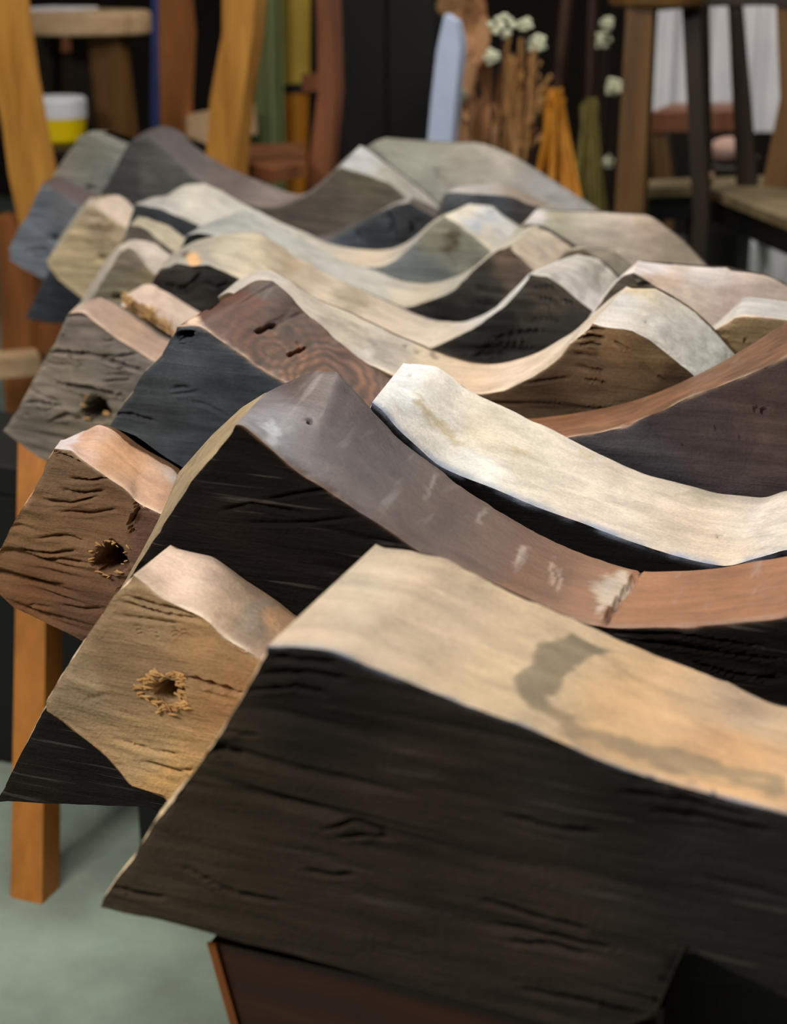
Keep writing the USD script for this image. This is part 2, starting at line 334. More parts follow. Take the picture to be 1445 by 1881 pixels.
    mm.CreateSubdivisionSchemeAttr('none'); mm.CreateNormalsAttr(Vt.Vec3fArray.FromNumpy(N.astype(np.float32))); mm.SetNormalsInterpolation('vertex')
    pv = UsdGeom.PrimvarsAPI(mm)
    pv.CreatePrimvar('tint', T.Color3fArray, 'vertex').Set(Vt.Vec3fArray.FromNumpy(C.astype(np.float32)))
    pv.CreatePrimvar('worn', T.FloatArray, 'vertex').Set(Vt.FloatArray.FromNumpy(Wn.astype(np.float32)))
    UsdShade.MaterialBindingAPI.Apply(mm.GetPrim()).Bind(mat or timber_material(f'timber_{seed}', seed, tilt))
    return root

def shards(px_centres, Y, n_each, length, width, spread, seed, depth=0., direction=None):
    """loose wood fibres: thin pointed wedges standing off a face at depth Y."""
    r = np.random.default_rng(seed); ms = []
    for (x, y) in px_centres:
        for _ in range(n_each):
            c0 = on_y(x + r.normal(0, spread), y + r.normal(0, spread), Y) + np.array([0, depth - .001, 0])
            d = np.array([1., 0, 0]) if direction is None else np.array(direction, float)
            d = d + r.normal(0, .35, 3); d[1] -= .25; d /= np.linalg.norm(d)
            L, w = length * r.uniform(.5, 1.2), width * r.uniform(.6, 1.3)
            a = np.cross(d, [0, 1, 0]); a /= np.linalg.norm(a); b = np.cross(d, a)
            P = np.array([c0 - d * L * .5 + a * w * .5, c0 - d * L * .5 - a * w * .5, c0 - d * L * .5 + b * w * .6, c0 + a * w * .55, c0 - a * w * .55, c0 + b * w * .6, c0 + d * L * .5])
            ms.append(trimesh.convex.convex_hull(P))
    return trimesh.util.concatenate(ms)

M_SPL = simple('splinter_wood', (214, 170, 104), (150, 104, 58), .7, (60, 60, 60), .1)
# ================================================================== setting
def box(x0, x1, y0, y1, z0, z1):
    b = trimesh.creation.box([x1 - x0, y1 - y0, z1 - z0]); b.apply_translation([(x0 + x1) / 2, (y0 + y1) / 2, (z0 + z1) / 2]); return b
def bevelled(x0, x1, y0, y1, z0, z1, r=.004):
    P = [(x, y, z) for x in (x0, x1) for y in (y0, y1) for z in (z0, z1)]
    c = np.array([(x0 + x1) / 2, (y0 + y1) / 2, (z0 + z1) / 2]); Q = []
    for p in P:
        sgn = np.sign(np.array(p) - c)
        for k in range(3):
            o = -sgn * r; o[k] = 0; Q.append(np.array(p) + o)
    return trimesh.convex.convex_hull(np.array(Q))
M_FLOOR = simple('concrete_floor', (150, 166, 150), (104, 114, 104), .75, (3.5, 3.5, 3.5), .1, 8.)
M_WALL = simple('dark_wall', (40, 32, 28), (28, 22, 20), .9, (2, 2, 2), .1)
M_CEIL = simple('ceiling_paint', (70, 66, 60), (60, 56, 50), .9, (2, 2, 2), .05)
RX0, RX1, RY0, RY1, RZ = -5.2, 3.6, -1.6, 7.2, 2.85
for n, bx in (('floor', (RX0, RX1, RY0, RY1, -.1, 0)), ('ceiling', (RX0, RX1, RY0, RY1, RZ, RZ + .1)), ('wall_back', (RX0, RX1, RY1, RY1 + .1, -.1, RZ + .1)),
              ('wall_front', (RX0, RX1, RY0 - .1, RY0, -.1, RZ + .1)), ('wall_left', (RX0 - .1, RX0, RY0 - .1, RY1 + .1, -.1, RZ + .1)), ('wall_right', (RX1, RX1 + .1, RY0 - .1, RY1 + .1, -.1, RZ + .1))):
    tag(obj(n, box(*bx), M_FLOOR if n == 'floor' else M_CEIL if n == 'ceiling' else M_WALL), kind='structure')
# ---- supports under the heap (mostly hidden by it)
M_RED = simple('red_varnished_wood', (66, 28, 13), (38, 16, 8), .4, (3, 3, 30), .05)
M_ORANGE = simple('orange_wood', (186, 120, 48), (140, 84, 30), .45, (20, 20, 2.5), .08)
M_DARK = simple('dark_table_wood', (58, 42, 30), (36, 26, 20), .55, (3, 30, 30), .1)
def prism(poly, y0, y1, chamfer=.0):
    p = Polygon(poly); p = p if p.exterior.is_ccw else Polygon(list(p.exterior.coords)[::-1])
    e = trimesh.creation.extrude_polygon(p, y1 - y0, engine='earcut')          # along +z
    v = np.array(e.vertices); e.vertices = np.stack([v[:, 0], y0 + v[:, 2], v[:, 1]], 1); e.invert() if e.volume < 0 else None
    return e
b1 = thing('wooden_chest_stool', 'red-varnished wooden box stool with slanting panels under the front block', 'stool', (-.05, .83, 0))
obj('seat', bevelled(-.36, -.12, .79, .858, .585, .615), M_RED, b1)
obj('rear_rail', bevelled(-.36, .34, .86, .915, .585, .615), M_DARK, b1)
qa, qb = on_y(386, 1712, .760), on_y(434, 1881, .760)
sl = (qb[0] - qa[0]) / (qb[2] - qa[2])
obj('front_panel', prism([(qa[0], .612), (qa[0] - sl * .612, 0), (-.06, 0), (-.125, .612)], .760, .785), M_RED, b1)
obj('corner_strip', prism([(qa[0] - .0015, .612), (qa[0] - sl * .612 - .0015, 0), (qa[0] - sl * .612 + .0045, 0), (qa[0] + .0045, .612)], .7575, .76), simple('orange_edge_wood', (150, 84, 32), (112, 58, 20), .45, (20, 20, 3)), b1)
obj('back_panel', prism([(-.36, .585), (-.26, 0), (.26, 0), (.34, .585)], .89, .91), M_DARK, b1)
obj('stretcher', bevelled(-.2, -.12, .785, .89, .2, .25), M_RED, b1)
b2 = thing('low_bench', 'low dark bench carrying the second to sixth blocks, hidden beneath them', 'bench', (-.1, 1.25, 0))
obj('seat', bevelled(-.44, .32, .94, 1.545, .44, .468), M_DARK, b2)
for x in (-.30, .24):
    for y in (1.0, 1.46): obj('leg', bevelled(x, x + .05, y, y + .05, 0, .44), M_DARK, b2)
b3 = thing('work_table', 'narrow table with an orange-brown square leg showing under the brown holed ends', 'table', (-.6, 1.85, 0))
fo = 0
XL = on_z(48, 1655, 0)
obj('table_top', bevelled(-1.10, -.12, 1.795, 2.135, .53, .56), M_DARK, b3)
def slant(px0, px1, ytop, Yt, Yb, t):
    "a splayed square leg from depth Yt at its top to depth Yb on the floor"
    a = [on_y(px0[0], ytop, Yt), on_y(px0[1], ytop, Yt)]; c = [on_y(px1[0], 1658, Yb), on_y(px1[1], 1658, Yb)]; Q = []
    for p in a: p[2] = a[0][2]; Q += [p, p + [0, t, 0]]
    for p in c: p[2] = 0; Q += [p, p + [0, t, 0]]
    return trimesh.convex.convex_hull(np.array(Q))
obj('leg', slant((33, 87), (20, 77), 812, 1.80, XL[1], .044), M_ORANGE, b3)
for x, y in ((-.2, 1.83), (-1.06, 2.06), (-.2, 2.06)): obj('leg', bevelled(x, x + .044, y, y + .044, 0, .53), M_ORANGE, b3)
obj('cross_rail', bevelled(-.75, -.2, 1.57, 1.796, .53, .56), M_DARK, b3)
obj('apron', bevelled(-1.04, -.2, 1.83, 1.85, .46, .53), M_DARK, b3)
b4 = thing('low_table', 'low table with an orange apron, hidden under the far end of the heap', 'table', (-1.1, 2.55, 0))
obj('table_top', bevelled(-1.34, -.5, 2.145, 2.97, .49, .52), M_DARK, b4)
for x in (-1.30, -.6):
    for y in (2.62, 2.88): obj('leg', bevelled(x, x + .05, y, y + .05, 0, .49), M_DARK, b4)
obj('apron', bevelled(-1.28, -.55, 2.60, 2.62, .38, .49), M_ORANGE, b4)
M_BOX = simple('box_black', (14, 13, 13), (9, 8, 8), .7); M_LID = simple('box_lid_black', (16, 15, 14), (10, 9, 9), .7)  # black boxes added where the floor only lies in shade
t = thing('added_shade_box', 'low black box added to darken the floor under the narrow work table', 'box', (-.65, 1.95, 0))
obj('box_body', bevelled(-.97, -.3, 1.64, 2.04, 0, .34), M_BOX, t); obj('box_lid', bevelled(-.975, -.295, 1.635, 2.045, .342, .40), M_LID, t)
t = thing('added_shade_box', 'tall black box added for darkness at the left edge, beside the narrow work table', 'box', (-1.55, 2.1, 0))
obj('box_body', bevelled(-2.0, -1.14, 1.87, 2.11, 0, .45), M_BOX, t); obj('box_lid', bevelled(-2.005, -1.135, 1.865, 2.115, .452, .50), M_LID, t)

w = lambda X, Z: ('w', X, Z)
# ---- front block, long dark face under a cream top
timber('largest front block, near-black sawn side under a cream saddle top with a grey patch', .743, .177,
    top=[(490,1188),(540,1185),(600,1192),(680,1222),(770,1258),(850,1290),(930,1318),(1010,1352),(1090,1388),(1170,1418),(1300,1455),(1445,1492),w(.02,.775),w(.12,.79),w(.22,.83),w(.27,.835)],
    top_b=[(690,1000),(750,1006),(820,1022),(860,1042),(900,1062),(1000,1108),(1100,1152),(1200,1195),(1330,1245),(1445,1292),w(.10,.775),w(.2,.79),w(.28,.82),w(.31,.835)],
    left=[(185,1665),(184,1652),(208,1614),(239,1576),(284,1500),(346,1424),(400,1345),(450,1260),(476,1212)],
    bottom=[(185,1666),(208,1678),(291,1694),(363,1713),(430,1733),(556,1763),(723,1811),(845,1842),(968,1876),w(-.15,.6165),(1200,1876),(1258,1742),(1445,1837),w(.12,.665),w(.13,.62),w(.36,.6165)],
    right=[w(.3,.74)], res=.0022, seed=1, tilt=.06,
    top_col=(224,196,160), top_anchor=dk(0.900, [((640,1080),(206,188,162)),((800,1120),(210,186,156)),((1000,1180),(226,198,160)),((1150,1330),(240,196,142)),((1350,1400),(242,190,134)),((1380,1300),(216,186,152)),((560,1160),(206,184,156)),((900,1290),(224,196,156))]),
    front_col=(36,30,25), front_anchor=dk(1.03, [((600,1260),(34,29,25)),((300,1560),(66,56,44)),((700,1500),(52,43,35)),((1000,1700),(58,49,41)),((1300,1600),(46,43,40)),((400,1400),(58,49,38)),((1200,1450),(36,32,28))]),
    edge_col=((120,132,150),.004),  # bluish glint of cool light painted along the top edge
    tone_patches=[(2,[(985,1188),(1050,1170),(1128,1196),(1085,1206),(1040,1228),(1028,1262),(1006,1284),(1020,1306),(1050,1322),(1030,1330),(1000,1318),(955,1280),(942,1245),(975,1222)],(138,122,94),3),  # grey-brown patch set in the tint of the top
            (2,[(1000,1300),(1075,1330),(1160,1356),(1260,1386),(1445,1436),(1445,1462),(1250,1420),(1110,1376),(1010,1330)],(158,134,100),6),
            (2,[(860,1068),(880,1062),(905,1078),(870,1080)],(170,150,124),5)],
    cracks=[('f',[(330,1455),(300,1470)],5,.004),('f',[(330,1590),(430,1642),(520,1660)],5,.006),('f',[(600,1525),(650,1512),(710,1532)],5,.006),('f',[(620,1540),(680,1533),(720,1545)],5,.006),
            ('f',[(930,1500),(1010,1520),(1100,1530)],5,.006),('f',[(560,1600),(600,1610),(650,1608)],4,.005),('f',[(890,1655),(980,1685),(1080,1712)],7,.008),('f',[(910,1700),(1000,1718),(1130,1750)],7,.008),('f',[(930,1730),(1010,1742),(1080,1760)],6,.006),
            ('f',[(1120,1420),(1250,1440),(1330,1470)],8,.008),('f',[(1140,1455),(1260,1470),(1380,1500)],7,.008),('f',[(1200,1490),(1300,1500),(1420,1530)],8,.008),('f',[(470,1240),(560,1235),(640,1250)],5,.006),('f',[(450,1270),(540,1262),(600,1275)],5,.006),
            ('f',[(400,1340),(430,1344),(470,1352)],6,.006),('f',[(380,1380),(420,1388),(440,1392)],6,.006),('f',[(480,1205),(540,1212),(620,1220)],5,.005),('f',[(960,1820),(1060,1838),(1180,1866)],6,.006),('f',[(205,1630),(240,1640),(300,1650)],5,.006)],
    rough_amp=.8, groove=.55, mat=timber_material('timber_1', 1, .06, drag=.3))
# ---- square-ended block with the chewed hole
tB = timber('tan block end with a ragged fibrous peg hole, between the two large dark blocks', .932, .07,
    top=[(245,1056),(266,1070),(300,1098),(373,1134),(420,1175),(468,1203),w(-.3,.66),w(-.12,.635),w(.05,.66),w(.17,.72)],
    top_b=[(313,1001),(350,1008),(390,1019),(450,1058),(511,1100),(549,1128),w(-.3,.67),w(-.12,.64),w(.06,.66),w(.18,.72)],
    left=[(86,1306),(79,1289),(112,1233),(146,1182),(172,1143),(206,1092)], 
    bottom=[(86,1306),(133,1345),(185,1383),(223,1426),(240,1448),(275,1459),(300,1465),w(-.48,.52),w(-.3,.473),w(-.05,.4695),w(.2,.52),w(.3,.6)], right=[w(.25,.66)],
    res=.0022, seed=2, tilt=.26, top_col=(238,206,178), top_anchor=dk(0.874, [((350,1050),(240,210,186)),((430,1110),(226,196,168)),((500,1140),(240,190,146)),((460,1150),(170,150,128))]),
    front_col=(150,126,96), front_anchor=dk(1.300, [((270,1120),(140,118,90)),((150,1250),(134,116,92)),((380,1180),(140,112,80)),((260,1380),(156,130,96)),((420,1300),(140,108,76)),((300,1440),(170,134,88)),((230,1220),(120,100,76))]),
    edge_col=((236,216,190),.004),
    tone_patches=[(2,[(432,1140),(490,1090),(508,1100),(445,1165)],(176,158,138),5)],
    cracks=[('f',[(225,1095),(300,1118),(392,1140)],7,.006),('f',[(212,1105),(300,1128),(380,1146)],4,.004),('f',[(205,1130),(270,1140),(330,1150)],3,.003),('f',[(332,1240),(390,1256),(442,1272)],12,.010),
            ('f',[(250,1145),(262,1175)],4,.002),('f',[(275,1150),(290,1180)],4,.002),('f',[(312,1150),(330,1185)],4,.002),('f',[(330,1155),(345,1180)],4,.002),('f',[(250,1400),(320,1420),(360,1415)],4,.004),('f',[(210,1360),(280,1385),(340,1390)],4,.003),
            ('f',[(420,1180),(450,1190),(480,1196)],4,.004),('f',[(150,1290),(190,1276),(220,1285)],5,.002)],
    holes=[('f',308,1272,27,24,.065)], rough_amp=1.2, groove=.5)
ring = [(308+36*math.cos(a)*1.1-10*math.cos(a*2), 1268+30*math.sin(a)*1.05) for a in np.linspace(0, 2*math.pi, 22, endpoint=False)]
obj('frayed_hole_rim', shards(ring+[(272,1246),(285,1240),(268,1258),(330,1300),(345,1300),(300,1302),(322,1308)], .932, 3, .009, .0022, 4.5, 11), M_SPL, tB)
# ---- tall dark block, purple-brown top turning orange
timber('tall near-black peaked block, its scuffed purple-brown saddle strip turning orange after a joint', 1.014, .14,
    top=[(432,781),(440,779),(463,794),(498,824),(548,866),(598,897),(648,931),(720,976),(765,1008),(900,1080),(1000,1122),(1060,1140),(1111,1150),(1185,1151),(1277,1148),(1354,1142),(1445,1131),w(-.04,.81),w(.03,.86)],
    top_b=[(486,722),(540,693),(588,677),(618,679),(648,707),(698,764),(751,816),(808,857),(855,894),(932,943),(1020,991),(1092,1020),(1177,1044),(1246,1045),(1326,1038),(1385,1027),(1445,1017),w(0,.84),w(.05,.87)],
    left=[(-12,1474),(0,1452),(73,1310),(168,1166),(249,1036),(299,958),(349,879),(394,829)],
    left_b=[(226,1085),(263,1015),(300,953),(328,868),(389,799),(443,749)],
    bottom=[(-12,1474),(100,1480),(280,1486),w(-.5,.4702),w(-.3,.4695),w(.1,.4695)], right=[w(.08,.7)], res=.0024, seed=3, tilt=.12,
    top_col=(110,96,92), top_anchor=dk(.84, [((600,740),(112,98,96)),((700,850),(106,94,92)),((800,960),(112,92,84)),((900,1010),(122,94,78)),((1000,1060),(140,100,74)),((1090,1080),(166,120,88)),((1200,1100),(186,128,86)),((1300,1090),(180,124,84)),((1430,1070),(176,122,86)),((500,790),(150,148,152)),((560,720),(104,88,84)),((950,1080),(150,104,74))]),
    front_col=(24,20,18), front_anchor=dk(.75, [((450,850),(26,21,19)),((400,960),(40,32,28)),((600,980),(32,25,22)),((150,1420),(38,32,30)),((60,1460),(52,42,36)),((1300,1200),(34,26,22))]),
    end_col=(158,138,108), edge_col=((120,92,72),.003),
    tone_patches=[(2,[(1108,1150),(1155,1075),(1177,1043),(1180,1046),(1158,1078),(1112,1150)],(50,38,32),1),(2,[(1085,1070),(1150,1055),(1165,1060),(1120,1120),(1100,1135),(1095,1100)],(188,170,150),5),(2,[(960,1000),(972,1005),(945,1040),(940,1035)],(170,150,136),3),(2,[(885,930),(893,934),(878,965),(872,960)],(150,136,128),3),(2,[(1010,1030),(1020,1030),(1012,1075),(1004,1070)],(176,150,130),3),(2,[(1028,1040),(1034,1042),(1028,1085),(1022,1080)],(176,150,130),3),(2,[(470,790),(505,770),(520,800),(500,820)],(170,172,176),6),(2,[(800,870),(806,874),(780,920),(776,914)],(140,128,122),3)],
    cracks=[('t',[(1109,1149),(1132,1110),(1155,1078),(1178,1043)],8,.008),('f',[(480,920),(560,905),(640,890)],4,.004),('f',[(400,940),(460,925),(560,945)],4,.004),('f',[(1130,1165),(1240,1165),(1400,1190)],7,.006),('f',[(1160,1180),(1260,1190),(1440,1215)],6,.006),('f',[(1260,1215),(1350,1240),(1440,1250)],6,.006),('f',[(430,960),(540,962),(660,950)],3,.003),('t',[(566,772),(572,776)],7,.008)],
    rough_amp=.6, groove=.4, mat=timber_material('timber_3', 3, .12, rough=.5, scratch=.3, drag=.35))
# ---- brown square end with round hole
tD = timber('brown ridged block end with a round peg hole and orange-tan top, left edge', 1.166, .075,
    top=[(100,824),(126,825),(149,842),(199,877),(237,904),(249,919),(299,945),(320,960),w(-.5,.66),w(-.38,.63),w(-.25,.645),w(-.08,.72)],
    top_b=[(112,808),(150,790),(184,777),(199,782),(249,817),(319,857),(345,884),w(-.5,.67),w(-.38,.64),w(-.25,.65),w(-.06,.72)],
    left=[(-38,1074),(0,1002),(15,969),(42,922),(62,892),(82,850)], bottom=[(-38,1074),(0,1095),(25,1119),(87,1149),(120,1164),(143,1176),w(-.6,.53),w(-.45,.473),w(-.25,.4695),w(-.1,.53),w(.0,.62)], right=[w(-.04,.68)],
    res=.0022, seed=4, tilt=.10, top_col=(206,158,120), top_anchor=dk(0.86, [((150,810),(216,170,140)),((230,850),(212,160,114)),((300,900),(206,158,122)),((120,815),(226,214,214)),((330,880),(200,182,168))]),
    front_col=(106,80,58), front_anchor=dk(1.32, [((100,850),(100,80,62)),((60,980),(112,86,62)),((200,960),(110,84,62)),((60,1100),(98,68,46)),((260,980),(84,62,52)),((150,1140),(82,60,46))]),
    edge_col=((226,196,168),.004), tone_patches=[(2,[(325,875),(340,868),(346,880),(330,892)],(206,206,210),4)],
    cracks=[('f',[(125,880),(165,884),(200,876)],6,.006),('f',[(110,900),(150,908),(190,902)],6,.006),('f',[(80,920),(130,925),(175,912)],5,.005),('f',[(100,940),(160,945),(215,935)],5,.005),('f',[(60,990),(120,985),(150,996)],5,.005),('f',[(20,1010),(90,1018),(140,1012)],6,.006),('f',[(60,1030),(110,1028),(150,1036)],5,.005),
            ('f',[(40,1065),(80,1072),(120,1075)],4,.004),('f',[(245,918),(252,935),(238,960),(245,985)],6,.008),('f',[(255,925),(275,925),(282,918)],6,.006),('f',[(20,1140),(60,1110),(100,1118)],4,.003),('f',[(110,1110),(150,1120),(190,1118)],4,.004),('f',[(215,1072),(222,1100)],4,.003),('f',[(100,830),(130,842),(150,852)],6,.005)],
    holes=[('f',202,1028,30,31,.07)], rough_amp=1.5, groove=1.5)
ring = [(202+31*math.cos(a), 1026+32*math.sin(a)) for a in np.linspace(0, 2*math.pi, 20, endpoint=False)]
obj('frayed_hole_rim', shards(ring+[(190,1000),(200,997),(208,999)], 1.166, 1, .007, .0018, 3.5, 12), M_SPL, tD)
# ---- bone-white saddle
timber('bone-white smooth saddle with a lower arris tinted as cool-lit, in front of the orange strip', 1.253, .135,
    top=[(683,739),(700,751),(726,782),(767,820),(808,855),(839,870),(906,896),(983,929),(1061,957),(1138,986),(1215,1012),(1267,1027),(1324,1038),(1385,1025),(1445,1008),w(.0,.78),w(.1,.84)],
    top_b=[(741,667),(770,667),(797,670),(822,684),(855,711),(916,741),(989,774),(1051,806),(1112,837),(1190,870),(1267,890),(1329,905),(1396,911),(1445,898),w(.05,.79),w(.14,.84)],
    left=[w(-.58,.62)], bottom=[w(-.6,.6),w(-.4,.4695),w(0,.4695),w(.2,.6)], right=[w(.15,.7)], res=.0024, seed=5, tilt=.1,
    top_col=(226,220,208), top_anchor=dk(0.960, [((740,700),(226,226,224)),((800,760),(226,220,208)),((950,850),(220,210,190)),((1100,920),(226,212,194)),((1300,980),(232,214,192)),((1420,960),(226,216,202)),((880,800),(218,206,182)),((860,860),(222,220,212))]),
    front_col=(22,20,20), edge_col=((150,160,180),.0065),  # cool light off the bevel, painted as a bluish band
    tone_patches=[(2,[(760,720),(790,750),(830,800),(850,810),(835,818),(800,790),(765,740)],(190,176,148),5),(2,[(930,815),(965,822),(975,834),(945,836)],(206,190,160),4),(2,[(1060,830),(1090,835),(1085,845),(1062,842)],(200,184,152),4),(2,[(1240,905),(1280,900),(1330,918),(1290,925)],(196,186,164),6)],
    cracks=[('t',[(1318,984),(1326,985)],6,.004),('t',[(750,688),(762,690)],4,.003)], rough_amp=.5, groove=.1, chip=.6)
# ---- slate face, red-brown grained top, orange on the right
timber('slate-faced block with swirling red-brown grained top, small oval hole, orange right end', 1.4, .15,
    top=[(325,600),(340,596),(360,596),(396,617),(443,649),(484,679),(529,704),(640,760),(760,803),(880,820),(960,815),(1045,801),(1112,790),(1164,772),(1215,752),(1267,726),(1318,708),(1370,687),(1416,667),(1445,651),(1520,610),(1560,590)],
    top_b=[(458,522),(484,511),(499,512),(513,522),(533,538),(560,569),(595,597),(628,626),(661,655),(695,677),(723,695),(800,738),(880,762),(973,766),(1035,760),(1112,747),(1190,726),(1267,693),(1318,667),(1370,636),(1445,589),(1540,530),(1570,515)],
    left=[(150,880),(200,778),(223,739),(240,719),(261,683),(293,653),(308,624)], bottom=[(150,880),w(-.72,.53),w(-.5,.4695),w(-.1,.4695),w(.12,.6)], right=[w(.1,.75)], res=.0022, seed=6, tilt=.05,
    top_col=(120,86,70), top_anchor=dk(0.722, [((400,590),(118,80,66)),((460,560),(122,70,48)),((520,580),(100,72,58)),((500,630),(126,86,62)),((570,660),(142,92,60)),((620,650),(126,86,66)),((680,710),(150,98,66)),((700,690),(130,92,70)),((480,520),(120,100,88)),((1000,780),(180,122,80)),((1200,735),(172,118,80)),((1400,640),(160,112,78)),((450,600),(130,76,52))]), rings=[(600,700,1.25,1.,15,110,.55),(505,640,1.3,1.,17,70,.45)],
    front_col=(62,64,68), front_anchor=dk(1.319, [((350,640),(70,74,78)),((300,740),(65,67,70)),((450,700),(56,61,66)),((380,800),(57,61,66)),((1300,800),(66,58,58)),((1200,850),(60,58,62)),((1400,750),(70,58,56))]),
    end_col=(150,136,118), edge_col=((176,150,128),.004),
    tone_patches=[(2,[(340,600),(356,578),(366,590),(380,606)],(206,176,152),4)],
    cracks=[('f',[(208,760),(240,762),(288,776)],8,.006),('f',[(315,715),(330,710),(350,712)],4,.004),('f',[(345,735),(380,745),(420,765)],3,.003),('f',[(310,725),(340,722),(365,718)],3,.003),
            ('t',[(472,611),(488,603),(506,596)],5,.022),('t',[(531,652),(545,645),(561,638)],5,.022),('t',[(380,570),(392,560),(402,552)],5,.004),('t',[(545,628),(556,640)],3,.002),('t',[(440,560),(480,535),(510,520)],3,.002),('t',[(500,600),(530,585),(562,572)],3,.002),('t',[(470,615),(500,592),(530,578)],2,.0015),
            ('f',[(1380,750),(1400,755),(1420,752)],6,.004),('f',[(1180,790),(1280,830),(1320,840)],4,.002),('f',[(1300,780),(1350,800),(1400,812)],3,.002)],
    holes=[('f',339,616,18,11,.05)], rough_amp=.7, groove=.35, mat=timber_material('timber_6', 6, .05, grain=.4, blotch=.35, rough=.5, scratch=.12, drag=.35))
# ---- weathered grey block, pale right hump with end face
timber('taupe-streaked saddle with a sharp brown-faced right hump, behind the bone-white saddle', 1.562, .125,
    top=[(400,545),(420,535),(440,540),(480,565),(540,600),(620,640),(686,671),(728,690),(800,712),(850,720),(883,721),(916,717),(958,699),(991,680),(1024,655),(1043,630),(1069,611),(1088,594)],
    top_b=[(438,514),(460,503),(482,494),(496,494),(529,509),(555,529),(584,546),(617,560),(639,569),(661,580),(706,602),(728,613),(760,626),(791,640),(814,648),(843,658),(873,665),(892,667),(920,665),(960,655),(989,644),(1028,622),(1057,605),(1084,581),(1111,554),(1134,535),(1150,526)],
    left=[w(-.78,.6)], bottom=[w(-.78,.6),w(-.68,.5615),w(-.35,.5615),w(-.22,.6)], right=[(1115,600),(1144,602),(1163,606),(1193,622),(1222,645),(1240,659),(1274,687),(1330,760)],
    right_b=[(1205,527),(1239,545),(1262,560),(1281,574),(1308,600),(1380,680)], res=.0026, seed=7, tilt=-.04,
    top_col=(196,180,156), top_anchor=[((480,505),(186,176,162)),((560,560),(188,174,154)),((640,600),(192,178,154)),((720,640),(176,162,142)),((800,665),(200,176,140)),((860,690),(214,180,142)),((960,690),(222,196,166)),((1080,600),(214,196,172)),((700,660),(206,196,180))],
    front_col=(92,76,58), front_anchor=dk(1.22, [((1120,620),(118,96,70)),((1100,680),(92,76,58)),((1000,720),(74,60,46)),((1200,660),(96,80,58)),((1230,700),(64,50,38))]),
    end_col=(210,200,186), end_anchor=[((1180,540),(214,192,150)),((1150,570),(212,206,198)),((1230,600),(208,202,190)),((1280,650),(204,202,190))], edge_col=((230,210,180),.003),
    tone_patches=[(2,[(670,615),(720,640),(740,665),(690,660)],(158,146,132),8),(2,[(780,640),(800,650),(806,662),(795,658)],(130,110,90),3),(2,[(575,550),(640,590),(670,630),(600,590)],(168,154,132),8)],
    cracks=[('t',[(744,634),(752,637)],8,.006),('t',[(764,645),(775,648)],5,.004),('f',[(1062,608),(1085,603),(1110,608)],6,.008),('f',[(1056,622),(1085,617),(1108,622)],6,.008),('f',[(1062,634),(1085,630),(1106,636)],6,.008),('f',[(1050,650),(1080,652),(1100,655)],5,.005),('f',[(1060,672),(1090,680),(1110,682)],4,.005),('f',[(1065,695),(1095,700),(1115,705)],5,.005),('f',[(960,705),(1010,698),(1050,692)],4,.004),('f',[(1125,625),(1145,640),(1165,642)],5,.004),('f',[(1170,670),(1200,690),(1230,705)],3,.003),
            ('r',[(1160,568),(1175,572),(1186,577)],3,.003),('r',[(1186,592),(1194,596)],6,.004),('r',[(1170,533),(1178,535)],5,.004),('r',[(1186,541),(1194,541)],5,.004)], rough_amp=1.0, groove=1.0)
# ---- grey-brown cracked end with hole, white hump at the far right
tF = timber('grey-brown deeply cracked block end with black peg hole, left of the slate face', 1.70, .085,
    top=[(126,576),(148,572),(171,587),(209,616),(259,647),(285,662),(400,690),(600,722),(800,742),(1000,740),(1150,700),(1268,641),(1289,625),(1308,607),(1330,594),(1349,582),(1370,579),(1398,581),(1445,586),(1490,592)],
    top_b=[(144,559),(165,551),(187,544),(199,550),(216,559),(260,588),(310,622),(420,660),(600,692),(800,712),(1000,705),(1150,665),(1250,640),(1308,598),(1332,578),(1353,557),(1368,543),(1388,544),(1417,547),(1445,551),(1500,558)],
    left=[(6,789),(31,749),(68,679),(101,621),(115,593)], bottom=[(6,789),(8,795),(42,822),(81,849),w(-.98,.585),w(-.85,.5635),w(-.3,.5615),w(-.08,.62)], right=[w(-.06,.74)], res=.0024, seed=8, tilt=.08,
    top_col=(178,146,122), top_anchor=dk(0.92, [((190,570),(184,150,128)),((240,600),(190,150,114)),((280,630),(182,144,118)),((150,562),(214,184,158)),((1320,600),(222,216,202)),((1400,560),(206,200,194)),((1290,620),(220,210,184))]),
    front_col=(118,108,98), front_anchor=dk(1.265, [((150,600),(112,102,94)),((120,680),(124,114,102)),((60,780),(106,98,90)),((160,800),(116,106,92)),((230,660),(112,104,98)),((1380,610),(122,104,78)),((1330,650),(134,112,80))]),
    edge_col=((220,188,160),.004),
    cracks=[('f',[(88,646),(125,648),(168,652)],11,.012),('f',[(125,652),(140,664),(152,674)],7,.008),('f',[(160,654),(210,656),(252,650)],6,.008),('f',[(180,658),(215,668),(258,680)],10,.012),('f',[(205,676),(218,678),(232,672)],5,.006),('f',[(108,706),(160,716),(228,728)],12,.014),('f',[(50,712),(80,728),(110,738)],5,.006),('f',[(40,742),(70,738),(112,746)],7,.008),('f',[(68,752),(82,756),(98,750)],4,.005),('f',[(88,776),(120,762),(156,770)],11,.010),('f',[(82,664),(100,670),(115,668)],4,.004),('f',[(105,672),(125,670),(132,676)],4,.004),
            ('f',[(185,626),(195,628),(206,625)],4,.005),('f',[(185,605),(192,608),(198,606)],4,.004),('f',[(185,702),(210,700),(240,698)],6,.006),('f',[(190,690),(215,688),(245,692)],4,.004),('f',[(110,614),(118,618)],3,.004),('f',[(150,725),(165,738),(178,742)],6,.008),('f',[(44,760),(52,764)],4,.003),
            ('f',[(1350,622),(1362,626),(1372,624)],6,.006),('f',[(1298,622),(1304,620)],4,.005),('f',[(1272,648),(1285,660),(1306,672)],9,.010)],
    holes=[('f',176,753,26,25,.075)], rough_amp=1.3, groove=1.2)
